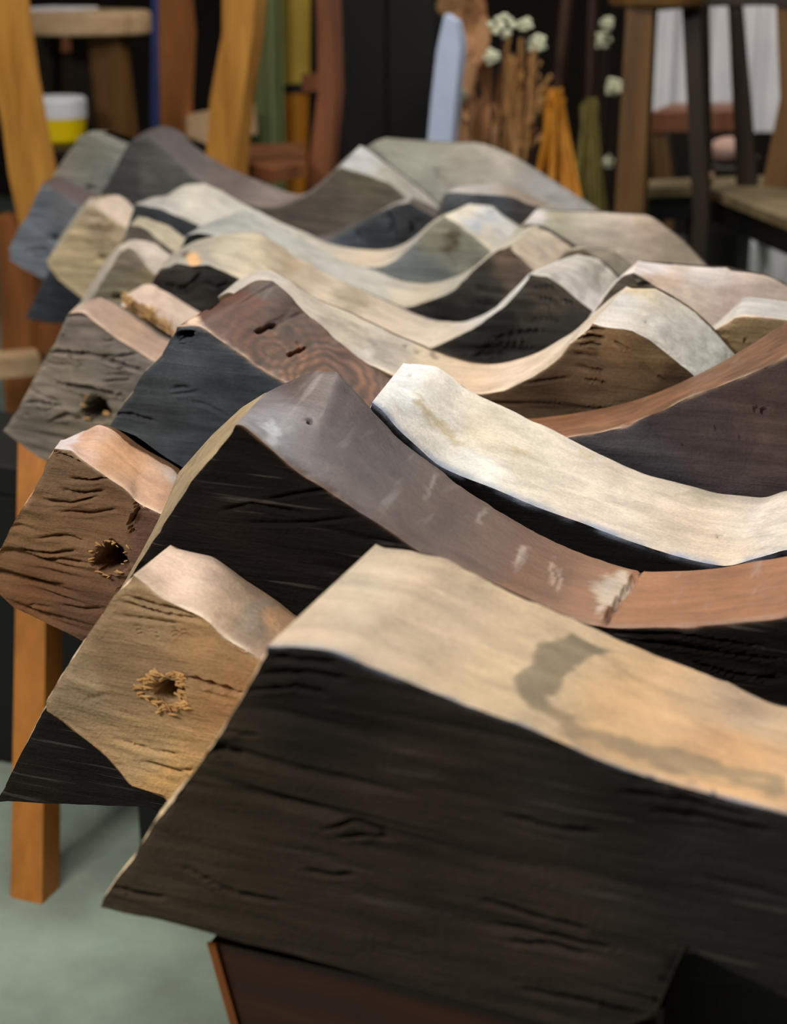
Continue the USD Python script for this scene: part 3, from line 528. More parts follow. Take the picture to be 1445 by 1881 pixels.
ring = [(176+24*math.cos(a), 753+23*math.sin(a)) for a in np.linspace(0, 2*math.pi, 12, endpoint=False)]
obj('frayed_hole_rim', shards([(158,733),(154,742),(197,757),(199,762),(160,768)], 1.70, 3, .009, .002, 2, 13), M_SPL, tF)
# ---- pinkish piece with a splintered lip, wide end face at right
tS = timber('pinkish beige block with a splintered front lip and a wide pale right end', 1.81, .085,
    top=[(222,563),(241,574),(272,593),(301,610),(330,630),(500,690),(700,722),(900,702),(1050,625),(1111,540),(1130,517),(1146,504),(1163,501)],
    top_b=[(232,539),(250,528),(267,520),(282,520),(297,529),(315,538),(340,554),(360,566),(500,660),(700,700),(900,680),(1050,622),(1110,540),(1140,510),(1160,490),(1171,479)],
    left=[w(-1.15,.66)], bottom=[w(-1.15,.64),w(-1.0,.5635),w(-.5,.5615),w(-.2,.5635),w(-.1,.6)], right=[(1180,508),(1204,524),(1240,550),(1300,610),(1400,720)], right_b=[(1240,483),(1308,489),(1335,489),(1359,496),(1407,503),(1427,511),(1447,523),(1500,570),(1560,640)],
    res=.0028, seed=9, tilt=.02, top_col=(206,176,152), top_anchor=[((280,540),(210,180,156)),((330,570),(200,174,152)),((230,550),(214,190,168)),((300,590),(196,164,138)),((1150,500),(224,212,198))],
    front_col=(96,88,78), end_col=(196,166,142), end_anchor=[((1190,490),(214,204,202)),((1300,495),(208,196,188)),((1220,520),(196,164,136)),((1350,560),(198,170,156)),((1260,560),(206,184,160)),((1420,530),(190,168,152))],
    cracks=[('f',[(1165,524),(1185,522),(1203,521)],8,.010),('r',[(1245,525),(1262,520),(1275,524)],4,.003),('r',[(1240,537),(1255,534),(1262,540)],4,.003),('f',[(1155,518),(1170,512),(1185,514)],4,.004)], rough_amp=.9, groove=.5)
obj('splintered_lip', shards([(240,556),(248,560),(258,566),(268,570),(275,573),(285,586),(292,590),(300,596),(308,602),(262,574),(278,582),(252,570),(315,607)], 1.813, 9, .030, .0030, 4, 14, depth=-.004, direction=(1., 0, -.35)), simple('split_fibre_wood', (190,150,96), (110,78,46), .75, (50,50,50), .2), tS)
# ---- black textured face, cream streaked top
timber('cream streaked saddle over a rough black face with an orange chip on its left nose', 1.90, .18,
    top=[(284,510),(292,494),(312,487),(326,482),(349,486),(378,484),(396,491),(441,511),(520,550),(620,598),(700,628),(745,637),(785,638),(814,627),(843,614),(863,604),(892,583),(920,564),(945,540),(973,504)],
    top_b=[(312,469),(331,457),(358,442),(390,432),(425,426),(460,423),(476,425),(499,438),(521,452),(548,472),(566,479),(593,497),(620,510),(656,526),(700,546),(741,564),(776,579),(810,588),(843,590),(882,580),(918,559),(945,536),(975,500),(1005,487),(1032,475),(1061,467)],
    left=[w(-1.12,.66)], bottom=[w(-1.12,.64),w(-1.02,.5635),w(-.6,.5615),w(-.42,.5635),w(-.3,.62)], right=[(1005,506),(1034,525),(1057,545),(1076,560),(1094,574),(1200,690)], right_b=[(1084,469),(1103,475),(1134,504),(1170,545),(1260,650)],
    res=.0028, seed=10, tilt=-.08, top_col=(206,190,160), top_anchor=dk(0.950, [((350,475),(176,168,152)),((420,450),(198,186,156)),((480,470),(206,188,152)),((450,500),(226,206,172)),((560,500),(190,168,136)),((600,540),(212,190,160)),((650,545),(178,160,124)),((700,580),(216,194,166)),((800,610),(220,200,174)),((900,570),(222,220,212)),((520,480),(170,146,108)),((1000,490),(222,222,220))]),
    front_col=(52,50,48), front_anchor=dk(0.941, [((380,500),(48,47,45)),((330,500),(66,62,58)),((1000,540),(92,86,78)),((920,600),(42,42,42)),((1000,600),(56,55,52)),((960,560),(70,68,62))]),
    end_col=(196,186,176), end_anchor=[((1040,500),(188,180,170)),((1080,540),(206,196,190)),((1100,490),(190,182,166))],
    tone_patches=[(2,[(344,468),(358,460),(368,480),(356,492),(346,484)],(240,180,100),3),(2,[(330,465),(345,460),(350,468),(338,472)],(80,66,56),3),(2,[(610,535),(660,545),(690,560),(630,552)],(150,134,104),5)],
    cracks=[('f',[(975,530),(1000,528),(1030,525)],5,.006),('f',[(985,548),(1020,552),(1060,556)],6,.007),('f',[(900,622),(950,612),(1000,608)],6,.008),('f',[(870,640),(920,632),(970,630)],7,.009),('f',[(850,655),(900,650),(940,648)],6,.008),('f',[(960,590),(1000,585),(1030,590)],5,.006),('f',[(1005,560),(1012,590)],4,.004),('f',[(330,530),(350,520),(365,505)],6,.010),('f',[(300,520),(330,528),(345,540)],5,.010),('f',[(375,520),(395,528),(420,520)],5,.008),
            ('t',[(783,633),(800,615),(815,600),(835,592)],3,.004),('t',[(440,447),(465,462),(490,475)],3,.003),('t',[(390,435),(410,450),(440,455)],4,.003),('r',[(1090,478),(1100,480)],4,.003)], rough_amp=1.8, groove=1.4)
# ---- narrow olive-grey piece with pale left edge
timber('olive-grey leaning block end with a pale rubbed left arris, just behind the splintered block', 2.092, .045,
    top=[(235,455),(243,457),(259,473),(274,494),(400,570),(600,625),(800,625),(950,548),(1000,505),(1043,460),(1070,456)],
    top_b=[(238,441),(250,438),(281,444),(310,464),(345,492),(500,575),(700,605),(850,605),(960,545),(1030,478),(1062,453),(1085,454)],
    left=[(140,600),(162,555),(203,488),(221,460)], left_b=[(125,600),(148,555),(194,479),(216,452)],
    bottom=[(140,600),w(-1.2,.60),w(-1.1,.5635),w(-.75,.5615),w(-.55,.62)], right=[(1110,482),(1200,600)], right_b=[(1125,459),(1160,487),(1240,600)], res=.0032, seed=11, tilt=.1,
    top_col=(190,174,156), front_col=(132,124,106), front_anchor=[((215,500),(128,122,100)),((250,480),(140,128,116)),((270,500),(160,144,114))], end_col=(206,192,174), end_anchor=[((1100,470),(132,118,94)),((1140,480),(140,128,106)),((180,520),(206,190,172))],
    holes=[('f',213,546,10,7,.03)], rough_amp=.9, groove=.3, chip=.7, end_worn=.8)
# ---- pale grey saddle with broad beige end
timber('pale grey saddle ending in a beige broken end face above a black flank', 2.15, .15,
    top=[(331,455),(338,440),(344,431),(367,427),(387,430),(430,445),(500,482),(600,530),(690,556),(737,563),(756,561),(785,551),(814,541),(830,533),(849,514),(873,490),(887,478),(901,466),(916,457),(934,453)],
    top_b=[(365,416),(380,410),(416,397),(452,384),(490,401),(530,423),(593,459),(647,483),(683,493),(718,506),(747,516),(776,519),(805,517),(834,508),(855,499),(874,488),(902,463),(938,438),(960,420),(984,414)],
    left=[w(-1.2,.64)], bottom=[w(-1.2,.62),w(-1.1,.53),w(-.8,.5215),w(-.62,.53),w(-.48,.6)], right=[(960,475),(982,496),(1060,570)], right_b=[(1013,426),(1050,451),(1130,545)], res=.0032, seed=12, tilt=0,
    top_col=(190,188,178), top_anchor=dk(0.920, [((400,420),(176,178,172)),((500,420),(190,190,182)),((600,490),(192,188,178)),((700,520),(196,190,178)),((760,545),(214,198,168)),((860,540),(200,196,176)),((900,470),(206,198,172))]),
    front_col=(44,44,44), front_anchor=[((930,470),(110,94,82)),((960,490),(100,88,78)),((880,520),(56,56,52)),((850,570),(38,39,40)),((350,440),(36,38,40))], end_col=(190,168,142), end_anchor=[((980,450),(192,176,150)),((960,470),(196,172,146)),((1040,470),(190,166,140))],
    cracks=[('f',[(870,530),(900,535),(935,540)],6,.008),('f',[(850,552),(890,556),(920,562)],6,.008),('r',[(928,447),(940,455),(948,460)],5,.006)], rough_amp=1.2, groove=1.2)
timber('thin saddle lapped behind the pale grey one, broad cracked beige end at right', 2.312, .06,
    top=[(238,414),(250,413),(263,417),(286,435),(315,458),(400,505),(550,545),(700,560),(850,532),(930,455),(962,412)],
    top_b=[(254,397),(268,398),(281,403),(312,414),(335,430),(420,475),(560,515),(700,535),(850,505),(925,445),(965,404),(985,384)],
    left=[(170,540),(215,455)], bottom=[(170,540),w(-1.35,.60),w(-1.25,.5235),w(-.8,.5215),w(-.55,.54),w(-.45,.6)], right=[(975,410),(1000,412),(1060,450),(1150,545)], right_b=[(1100,388),(1194,393),(1254,439),(1296,484),(1350,550)],
    res=.0034, seed=13, tilt=0, top_col=(186,172,140), front_col=(112,104,96), end_col=(188,168,146), end_anchor=[((1000,395),(206,198,196)),((1020,405),(150,144,110)),((1100,400),(184,170,150)),((1200,410),(200,174,148)),((1150,440),(188,170,150)),((1250,460),(176,158,132))],
    cracks=[('r',[(1160,456),(1185,452),(1212,443)],4,.006),('r',[(1040,407),(1050,409)],5,.004)], rough_amp=1.2, groove=.4)
timber('cream-white hollowed saddle with grey-green right flank and worn end tinted with cool light', 2.385, .14,
    top=[(245,384),(250,374),(272,378),(290,381),(312,390),(355,408),(420,435),(500,464),(600,486),(683,489),(700,487),(717,480),(743,460),(764,440),(780,422),(798,406),(815,397)],
    top_b=[(270,366),(285,361),(306,358),(326,345),(347,336),(371,334),(398,343),(425,360),(463,380),(494,395),(512,405),(566,427),(602,444),(654,455),(690,458),(717,456),(744,446),(765,432),(792,408),(815,394),(839,385),(862,374)],
    left=[w(-1.42,.64)], bottom=[w(-1.42,.62),w(-1.3,.5235),w(-1.0,.5215),w(-.8,.53),w(-.68,.6)], right=[(837,407),(872,434),(903,461),(970,535)], right_b=[(905,377),(926,395),(955,414),(1015,475)], res=.0034, seed=14, tilt=0,
    top_col=(222,212,192), top_anchor=dk(0.910, [((360,360),(224,216,196)),((430,390),(214,210,196)),((560,440),(212,204,186)),((680,475),(234,210,178)),((760,440),(214,206,192)),((820,400),(228,214,182)),((280,375),(206,200,192))]),
    front_col=(128,128,118), front_anchor=dk(1.100, [((820,440),(128,126,112)),((760,480),(110,116,116)),((860,460),(136,136,124)),((300,395),(58,62,66)),((340,410),(56,60,64)),((800,510),(104,110,110))]), end_col=(222,208,180), end_anchor=[((850,400),(224,212,186)),((890,410),(196,202,212)),((920,430),(210,206,198)),((880,440),(226,208,172))],  # bluish tone of the end has the cool light painted in
    tone_patches=[(1,[(815,430),(835,425),(850,450),(825,470)],(96,90,74),8)], rough_amp=.5, groove=.2)
timber('beige tilted block end with a splintered hole and pale left edge, far left', 2.54, .06,
    top=[(160,380),(172,377),(190,390),(215,405),(240,422),(400,485),(600,505),(760,460),(800,412),(818,353),(845,352),(878,354),(940,360),(965,371),(988,379)],
    top_b=[(174,365),(195,360),(216,357),(233,366),(247,380),(400,450),(600,475),(750,448),(790,412),(822,348),(840,342),(858,339),(909,337),(940,342),(961,350),(994,366),(1013,376)],
    left=[(86,478),(101,458),(139,404),(158,378)], left_b=[(90,470),(108,440),(145,385),(166,363)], bottom=[(86,478),(90,492),(108,515),(144,544),w(-1.5,.57),w(-1.35,.5235),w(-.9,.5215),w(-.75,.6)], right=[(1060,470)], res=.0034, seed=15, tilt=.05,
    top_col=(214,190,166), top_anchor=[((200,370),(216,192,168)),((860,343),(186,178,172)),((980,365),(150,126,104)),((790,370),(96,84,76))], front_col=(172,154,124), front_anchor=dk(1.160, [((140,450),(178,160,128)),((180,400),(170,152,128)),((130,500),(182,166,132)),((900,370),(66,70,76)),((850,370),(74,78,82)),((960,390),(62,58,56))]), end_col=(206,194,168),
    tone_patches=[(1,[(155,415),(200,408),(230,415),(190,425)],(140,120,92),4),(1,[(140,440),(200,436),(220,442),(170,448)],(146,124,96),4)],
    holes=[('f',186,474,9,7,.03)], rough_amp=1.0, groove=.4)
timber('dark slate block mostly hidden under the beige tilted end', 2.612, .04,
    top=[(121,430),(145,420),(200,472),(400,520),(600,530)], left=[(45,582),(83,506)], bottom=[(45,582),(60,590),(130,598),w(-1.55,.5235),w(-1.0,.5215)], right=[w(-.98,.56)], res=.0045, seed=16,
    top_col=(70,74,78), front_col=(66,72,78), rough_amp=1.2, groove=.5)
timber('slate-blue block end with a small round hole, at the far left of the heap', 2.66, .05,
    top=[(80,334),(90,343),(116,358),(150,378),(185,402),(300,448),(450,458),(560,450),(605,439),(650,416),(690,393),(715,380),(733,374),(753,371)],
    top_b=[(92,331),(103,323),(125,328),(150,341),(176,354),(300,420),(450,440),(560,435),(605,428),(650,405),(700,384),(740,366),(755,362)],
    left=[(18,478),(14,457),(31,420),(50,393),(63,361),(76,338)], bottom=[(18,478),(45,497),(72,510),(110,540),w(-1.55,.56),w(-1.4,.5235),w(-1.0,.5215),w(-.85,.6)], right=[(773,384),(798,398),(850,450)], res=.0036, seed=17,
    top_col=(96,80,78), top_anchor=[((130,345),(100,84,80)),((690,390),(90,84,78)),((745,366),(170,162,158))], front_col=(104,106,109), front_anchor=dk(1.250, [((80,400),(102,109,118)),((60,470),(100,106,114)),((120,380),(92,94,98)),((690,430),(56,60,64)),((760,420),(48,50,53)),((640,440),(66,72,80))]), end_col=(96,84,78),
    cracks=[('f',[(50,462),(72,458),(90,466)],6,.008),('f',[(712,392),(722,410),(720,430)],8,.012),('f',[(752,410),(757,425),(750,436)],10,.014),('f',[(655,425),(658,440)],7,.010)], holes=[('f',100,438,9,8,.03)], rough_amp=1.2, groove=.4)
timber('charcoal-flanked saddle with dull purple-brown top and whitish right shoulder, rearmost but one', 2.725, .1,
    top=[(242,258),(255,250),(270,246),(294,265),(325,296),(356,325),(400,352),(450,372),(494,380),(517,376),(548,364),(575,350),(600,329),(615,312),(628,307)],
    top_b=[(262,243),(280,235),(301,230),(329,238),(363,270),(415,303),(460,324),(500,340),(548,355),(566,352),(584,341),(602,322),(620,305),(638,288),(661,267)],
    left=[(150,420),(180,360),(205,318),(229,270)], bottom=[(150,420),w(-1.65,.60),w(-1.5,.5235),w(-1.1,.5215),w(-.9,.6)], right=[(672,319),(715,335),(733,350),(800,420)], right_b=[(672,270),(730,312),(780,351),(850,420)], res=.0036, seed=18,
    top_col=(100,84,82), top_anchor=[((320,260),(90,80,80)),((420,320),(104,88,84)),((520,360),(140,122,112)),((600,330),(120,108,100)),((650,280),(190,190,190))], front_col=(92,86,82), front_anchor=dk(1.080, [((290,310),(92,90,88)),((240,350),(70,70,70)),((600,380),(94,86,80)),((680,340),(100,94,80))]), end_col=(178,176,166), end_anchor=[((670,290),(196,196,194)),((720,330),(176,172,156)),((230,270),(170,172,170))],
    rough_amp=.7, groove=.3, end_worn=.8)
timber('rearmost grey-beige block, tilted grey left end, holed sloping right end', 2.84, .115,
    top=[(156,246),(168,245),(183,251),(216,267),(231,271),(400,385),(520,392),(600,360),(650,300),(672,271),(684,264)],
    top_b=[(168,240),(180,242),(200,250),(230,262),(260,280),(400,370),(520,380),(600,350),(660,290),(692,258),(708,253)],
    left=[(94,322),(110,299),(125,277),(145,251)], bottom=[(94,322),(133,341),(172,366),w(-1.55,.58),w(-1.4,.5235),w(-1.0,.5215),w(-.85,.6)], right=[(730,310),(800,370),(880,440)], right_b=[(753,256),(816,260),(886,261),(936,281),(1001,321),(1101,386),(1180,440)], res=.0036, seed=19,
    top_col=(150,148,136), front_col=(146,146,136), front_anchor=[((160,300),(144,142,130)),((120,310),(152,144,132)),((200,310),(142,146,140))], end_col=(172,164,148), end_anchor=[((740,275),(152,150,132)),((780,300),(148,148,132)),((900,290),(178,168,152)),((1000,340),(166,162,158)),((850,280),(160,152,134))],
    holes=[('f',164,345,9,6,.03),('r',816,321,14,9,.03)], rough_amp=.6, groove=.2, end_worn=.8)

# ================================================================== furniture and dried plants behind the heap
def P(x, y, Y): q = on_y(x, y, Y); return (q[0], q[2])
def plank(poly, Y, t, to_floor=False):
    """a board cut to an outline at depth Y, with real thickness t; to_floor carries its two lowest corners down to the floor."""
    q = [P(p[0], p[1], Y) if p[0] != 'w' else (p[1], p[2]) for p in poly]
    if to_floor:
        lo = sorted(range(len(q)), key=lambda i: q[i][1])[:2]; a, b = sorted((q[lo[0]], q[lo[1]]))
        q = list(Polygon(q).union(Polygon([(a[0], 0), (b[0], 0), (b[0], b[1] + 1e-4), (a[0], a[1] + 1e-4)]).buffer(1e-4)).simplify(.0005).exterior.coords)[:-1]
    return prism(q, Y, Y + t)
def disc(cx, cy, rpx, Y, th, r=.012):
    c = on_y(cx, cy, Y); R = rpx * (c - EYE) @ FWD / FPX
    prof = np.array([(0, 0), (R - r, 0), (R - r * .3, r * .3), (R, r), (R, th - r), (R - r * .3, th - r * .3), (R - r, th), (0, th)])
    d = trimesh.creation.revolve(prof, sections=48); d.apply_translation([c[0], c[1], c[2]]); return d, c, R
M_GOLD = simple('golden_wood', (205, 148, 66), (150, 98, 36), .45, (22, 22, 3), .06)
M_OLIVE = simple('olive_brown_wood', (116, 82, 40), (80, 54, 24), .5, (22, 22, 3), .06)
M_BROWN = simple('chestnut_wood', (150, 92, 44), (108, 62, 28), .5, (22, 22, 3), .06)
M_REDB = simple('red_brown_wood', (140, 86, 54), (98, 56, 34), .5, (20, 20, 3), .06)
M_SEAT = simple('pale_seat_wood', (206, 176, 140), (170, 138, 100), .5, (4, 20, 20), .05)
M_BLACK = simple('black_paint', (16, 15, 17), (10, 9, 11), .5)
M_DKW = simple('dark_stained_wood', (48, 33, 19), (30, 20, 11), .5, (20, 20, 3))
M_WHITE = simple('white_paper', (228, 228, 232), (206, 206, 210), .7)
M_YEL = simple('yellow_plastic', (240, 214, 10), (226, 190, 8), .35)
M_GREEN = simple('green_cloth', (124, 132, 86), (92, 102, 62), .85, (40, 40, 4), .1)
M_BLUE = simple('blue_cloth', (52, 70, 130), (36, 50, 100), .8)
M_PBLUE = simple('pale_blue_paint', (196, 208, 232), (168, 184, 214), .5)
M_YPOST = simple('yellow_ochre_paint', (186, 158, 62), (150, 124, 44), .55)
M_SHEET = simple('white_sheet', (226, 224, 228), (206, 204, 210), .9)

t = thing('wooden_chair', 'golden curved wooden chair at the left edge, pale seat below its post', 'chair', (-2.0, 3.0, 0))
obj('back_post', plank([(-45,-60),(22,-60),(34,40),(48,140),(64,230),(82,320),(98,400),(104,470),(48,470),(32,400),(16,320),(4,230),(-14,140),(-30,40)], 2.95, .05), M_GOLD, t)
obj('leg', plank([(-6,395),(52,420),(60,520),(62,652),(2,652),(0,520)], 2.96, .05, True), M_BROWN, t)  # chestnut tone stands in for the shaded side of the golden post
obj('rail', plank([(60,600),(160,600),(160,648),(60,650)], 2.97, .03), M_BROWN, t)
q = [on_z(x, y, .40) for x, y in ((-80, 668), (74, 655), (64, 640), (-80, 650))]
sp = Polygon([(p[0], p[1]) for p in q]); se = trimesh.creation.extrude_polygon(sp, .04, engine='earcut'); se.apply_translation([0, 0, .36]); obj('seat', se, M_SEAT, t)

t = thing('bar_stool', 'pale round-topped bar stool with a white sheet on it, upper left', 'stool', (-1.9, 3.9, 0))
d, c, R = disc(160, 62, 118, 4.0, .062); obj('seat', d, M_SEAT, t)
obj('leg', plank([(158,58),(216,58),(240,275),(184,275)], 3.95, .05, True), M_OLIVE, t)
obj('leg', plank([(62,62),(96,62),(98,275),(70,275)], 4.1, .05, True), M_DKW, t)
obj('leg', plank([(128,64),(158,64),(182,275),(152,275)], 4.06, .05, True), M_DKW, t)
pp = box(c[0] - R * .82, c[0] - R * .02, c[1] - R * .55, c[1] + R * .4, c[2] + .0625, c[2] + .070); tag(obj('paper_stack', pp, M_WHITE), 'white papers lying on the round bar stool seat', 'paper')
t = thing('plank_stool', 'reddish plank-topped stool behind the pale round bar stool', 'stool', (-2.3, 4.7, 0))
obj('seat', plank([(30,62),(138,60),(138,95),(30,97)], 4.6, .3), M_REDB, t)
obj('leg', plank([(36,97),(54,97),(54,200),(36,200)], 4.65, .05, True), M_DKW, t); obj('leg', plank([(112,96),(132,96),(138,200),(120,200)], 4.65, .05, True), M_DKW, t)
c0 = on_y(110, 262, 3.75); dd = (c0 - EYE) @ FWD / FPX
t = thing('plastic_tub', 'bright yellow tub with a white lid band on a dark crate', 'tub', c0)
pr = np.array([(0, 0), (38, 0), (46, 6), (51, 46), (0, 46)]) * dd; mt = trimesh.creation.revolve(pr, sections=40); mt.apply_translation(c0); obj('tub_body', mt, M_YEL, t)
pr = np.array([(0, 46), (52, 46), (53, 76), (49, 82), (0, 82)]) * dd; mt = trimesh.creation.revolve(pr, sections=40); mt.apply_translation(c0); obj('lid', mt, M_WHITE, t)
a, b = P(58, 263, 3.6), P(172, 263, 3.6)
t = thing('dark_crate', 'dark wooden crate standing under the yellow tub', 'crate', ((a[0] + b[0]) / 2, 3.75, 0))
obj('crate_body', bevelled(a[0], b[0], 3.62, 3.9, 0, c0[2] - .02), M_BLACK, t); obj('crate_lid', bevelled(a[0] - .01, b[0] + .01, 3.61, 3.91, c0[2] - .02, c0[2]), M_DKW, t)
t = thing('wooden_chair', 'orange-brown wooden chair with one broad upright, left of the leaning golden post', 'chair', (-1.55, 3.85, 0))
obj('back_post', plank([(290,-60),(332,-60),(344,60),(336,228),(294,228)], 3.8, .05, True), M_BROWN, t)
obj('seat', plank([(333,212),(378,206),(384,266),(342,250)], 3.82, .3), M_SEAT, t)
tag(obj('cloth_strip', plank([(279,-20),(297,-20),(292,214),(277,214)], 3.95, .012, True), M_BLUE), 'narrow blue cloth strip hanging beside the orange-brown chair', 'cloth')
t = thing('leaning_post', 'golden leaning wooden post in front of the green cloth', 'post', (-1.1, 3.3, 0))
obj('post', plank([(408,-60),(472,-60),(464,60),(446,180),(434,310),(376,310),(386,180),(408,60)], 3.3, .06, True), M_GOLD, t)
xs = np.linspace(0, 1, 80); A, B = on_y(446, 0, 4.22), on_y(517, 0, 4.22)
fx = A[0] + (B[0] - A[0]) * xs; fy = 4.22 + .016 * np.sin(xs * 23) + .006 * np.sin(xs * 51)
cl = trimesh.creation.extrude_polygon(Polygon(np.r_[np.c_[fx, fy], np.c_[fx, fy + .006][::-1]]), 1.35, engine='earcut')
tag(obj('green_cloth', cl, M_GREEN), 'green folded cloth hanging between the golden and yellow posts', 'cloth')
t = thing('yellow_post', 'yellow ochre post with a dark band and an orange foot', 'post', (-.95, 4.35, 0))
obj('post', plank([(514,-60),(557,-60),(556,152),(513,156)], 4.3, .05), M_YPOST, t); obj('band', plank([(511,156),(557,152),(556,172),(511,172)], 4.3, .055), M_BLACK, t)
obj('foot', plank([(513,172),(554,172),(552,300),(514,300)], 4.3, .05, True), simple('amber_paint', (176, 112, 22), (136, 82, 14), .5), t)
t = thing('wooden_chair', 'red-brown wooden chair beside the black cabinet, its seat just above the heap', 'chair', (-.9, 3.65, 0))
obj('back_post', plank([(579,-60),(611,-60),(618,170),(603,350),(560,350),(584,170)], 3.6, .045, True), M_REDB, t)
obj('rail', plank([(553,137),(590,133),(590,166),(556,170)], 3.61, .03), M_REDB, t)
q = [on_z(x, y, on_y(500, 285, 3.6)[2]) for x, y in ((436, 296), (500, 312), (562, 300), (560, 262), (450, 266))]
se = trimesh.creation.extrude_polygon(Polygon([(p[0], p[1]) for p in q]), .03, engine='earcut'); se.apply_translation([0, 0, q[0][2] - .03]); obj('seat', se, M_REDB, t)
obj('leg', plank([(455,300),(475,300),(475,330),(455,330)], 3.62, .04, True), M_REDB, t)
a, b = P(622, 0, 4.5), P(806, 0, 4.5)
t = thing('black_cabinet', 'tall black cabinet behind the middle of the heap', 'cabinet', ((a[0] + b[0]) / 2, 4.7, 0))
obj('cabinet_body', bevelled(a[0], b[0], 4.5, 4.95, 0, 1.6), M_BLACK, t)
for k in range(2): xa = a[0] + (b[0] - a[0]) * (.02 + .49 * k); dr = obj('door', bevelled(xa, xa + (b[0] - a[0]) * .47, 4.485, 4.5, .05, 1.57), M_BLACK, t)
t = thing('pale_pole', 'pale blue-white slanting pole beside the dried leaves', 'pole', (-.35, 3.55, 0))
obj('shaft', plank([(816,26),(836,40),(846,84),(838,160),(826,290),(782,290),(792,180),(802,90)], 3.5, .045, True), M_PBLUE, t)
# dried plants
def blade(p0, p1, w_, curl, th, rg, seg=7):
    """a dried leaf: a thin tapering curved strip with thickness."""
    p0, p1 = np.asarray(p0), np.asarray(p1); d = p1 - p0; L = np.linalg.norm(d); d = d / L
    side = np.cross(d, [0, 1, 0]) + rg.normal(0, .4, 3); side -= d * (side @ d); side /= np.linalg.norm(side); nn = np.cross(d, side); v, f = [], []
    for i in range(seg + 1):
        u = i / seg; c = p0 + d * L * u + nn * curl * math.sin(math.pi * u) * L; ww = w_ * (math.sin(math.pi * (.08 + .9 * u)) ** .7); a = curl * 5 * u
        s2 = side * math.cos(a) + nn * math.sin(a); n2 = nn * math.cos(a) - side * math.sin(a)
        v += [c - s2 * ww / 2, c + n2 * th, c + s2 * ww / 2, c - n2 * th]
    for i in range(seg):
        for k in range(4): a, b = i * 4 + k, i * 4 + (k + 1) % 4; f += [[a, b, b + 4], [a, b + 4, a + 4]]
    e = seg * 4; f += [[0, 2, 1], [0, 3, 2], [e, e + 1, e + 2], [e, e + 2, e + 3]]
    return trimesh.Trimesh(np.array(v), np.array(f), process=False)
M_LEAF = simple('dried_leaf', (206, 160, 116), (160, 112, 74), .7, (30, 30, 12), .2); M_LEAF2 = simple('dark_dried_leaf', (176, 124, 82), (120, 78, 46), .7, (30, 30, 12), .2)
M_STRAW = simple('amber_straw', (232, 160, 48), (184, 116, 26), .6, (90, 90, 6), .1); M_GSTRAW = simple('olive_straw', (150, 136, 70), (104, 98, 44), .6, (90, 90, 6), .1); M_TAN = simple('tan_stalk', (206, 158, 98), (150, 108, 60), .6, (90, 90, 6), .1)
M_FLOW = simple('cream_petal', (222, 222, 196), (196, 198, 164), .7); M_STEM = simple('dark_stem', (62, 34, 18), (40, 22, 12), .7)
vz = thing('dried_leaf_bunch', 'tall bunch of curled brown dried leaves beside the pale pole', 'dried plant', on_y(860, 300, 3.7) * [1, 1, 0])
rg = np.random.default_rng(3)
for (x0, y0, x1, y1, ww) in ((805,20,868,-20,40),(862,10,838,110,44),(850,60,812,150,30),(880,-10,858,90,40),(868,110,838,190,34),(842,170,872,250,36),(830,225,868,160,30),(846,260,826,190,34),(872,190,860,300,36),(890,100,900,200,30),(838,60,876,130,36),(900,190,880,290,30),(852,290,870,210,34),(826,30,880,50,34),(815,-30,850,40,44),(870,40,842,130,46),(890,30,870,130,40),(858,150,880,250,46),(835,120,856,220,44),(890,180,866,260,40),(850,240,858,330,46),(830,210,846,310,40),(880,260,870,350,44),(905,230,890,330,36)):
    Yq = 3.78 + rg.uniform(-.06, .1); sc = Yq * 1.07 / FPX
    obj('leaf', blade(on_y(x0, y0, Yq), on_y(x1, y1, Yq + rg.uniform(-.05, .05)), ww * sc, rg.uniform(-.25, .25), .004, rg), M_LEAF if rg.random() < .6 else M_LEAF2, vz)
def rods(n, top, spread_t, bot, spread_b, Y, r0, rg, vary=12):
    ms = []
    for _ in range(n):
        a = on_y(top[0] + rg.normal(0, spread_t), top[1] + rg.uniform(-1, 1) * vary, Y + rg.normal(0, .012)); b = on_y(bot[0] + rg.uniform(-1, 1) * spread_b, bot[1], Y + rg.normal(0, .03))
        ms.append(trimesh.creation.cylinder(radius=r0, segment=[a, b], sections=5))
    return trimesh.util.concatenate(ms)
tag(obj('stalk', rods(46, (952, 150), 26, (905, 345), 62, 3.9, .0052, rg, 90), M_TAN, vz), None, None, None, 'stuff')
tag(obj('dark_stalk', rods(26, (935, 170), 40, (915, 345), 66, 3.92, .0046, rg, 80), M_LEAF2, vz), None, None, None, 'stuff')
obj('stem_base', rods(7, (890, 330), 12, (880, 700), 10, 3.88, .006, rg), M_STEM, vz)
t = thing('straw_broom', 'amber straw broom standing head down with a dark handle', 'broom', on_y(1020, 380, 3.6) * [1, 1, 0])
tag(obj('bristles', rods(60, (1021, 172), 7, (1022, 365), 44, 3.6, .0045, rg), M_STRAW, t), None, None, None, 'stuff')
obj('handle', trimesh.creation.cylinder(radius=.014, segment=[on_y(1022, 190, 3.6), on_y(1048, -80, 3.6)], sections=12), M_STEM, t)
obj('binding', trimesh.creation.cylinder(radius=.019, segment=[on_y(1021, 168, 3.6), on_y(1021, 180, 3.6)], sections=14), M_DKW, t)
obj('bristle_core', trimesh.creation.cone(radius=.05, height=.5).apply_translation(on_y(1020, 365, 3.6) * [1, 1, 0] + [0, .0, max(0, on_y(1020, 365, 3.6)[2] - .49)]), M_STRAW, t)
t = thing('straw_broom', 'olive-green straw bundle standing right of the amber broom', 'broom', on_y(1085, 380, 3.9) * [1, 1, 0])
tag(obj('bristles', rods(50, (1082, 190), 9, (1080, 400), 34, 3.9, .0045, rg), M_GSTRAW, t), None, None, None, 'stuff')
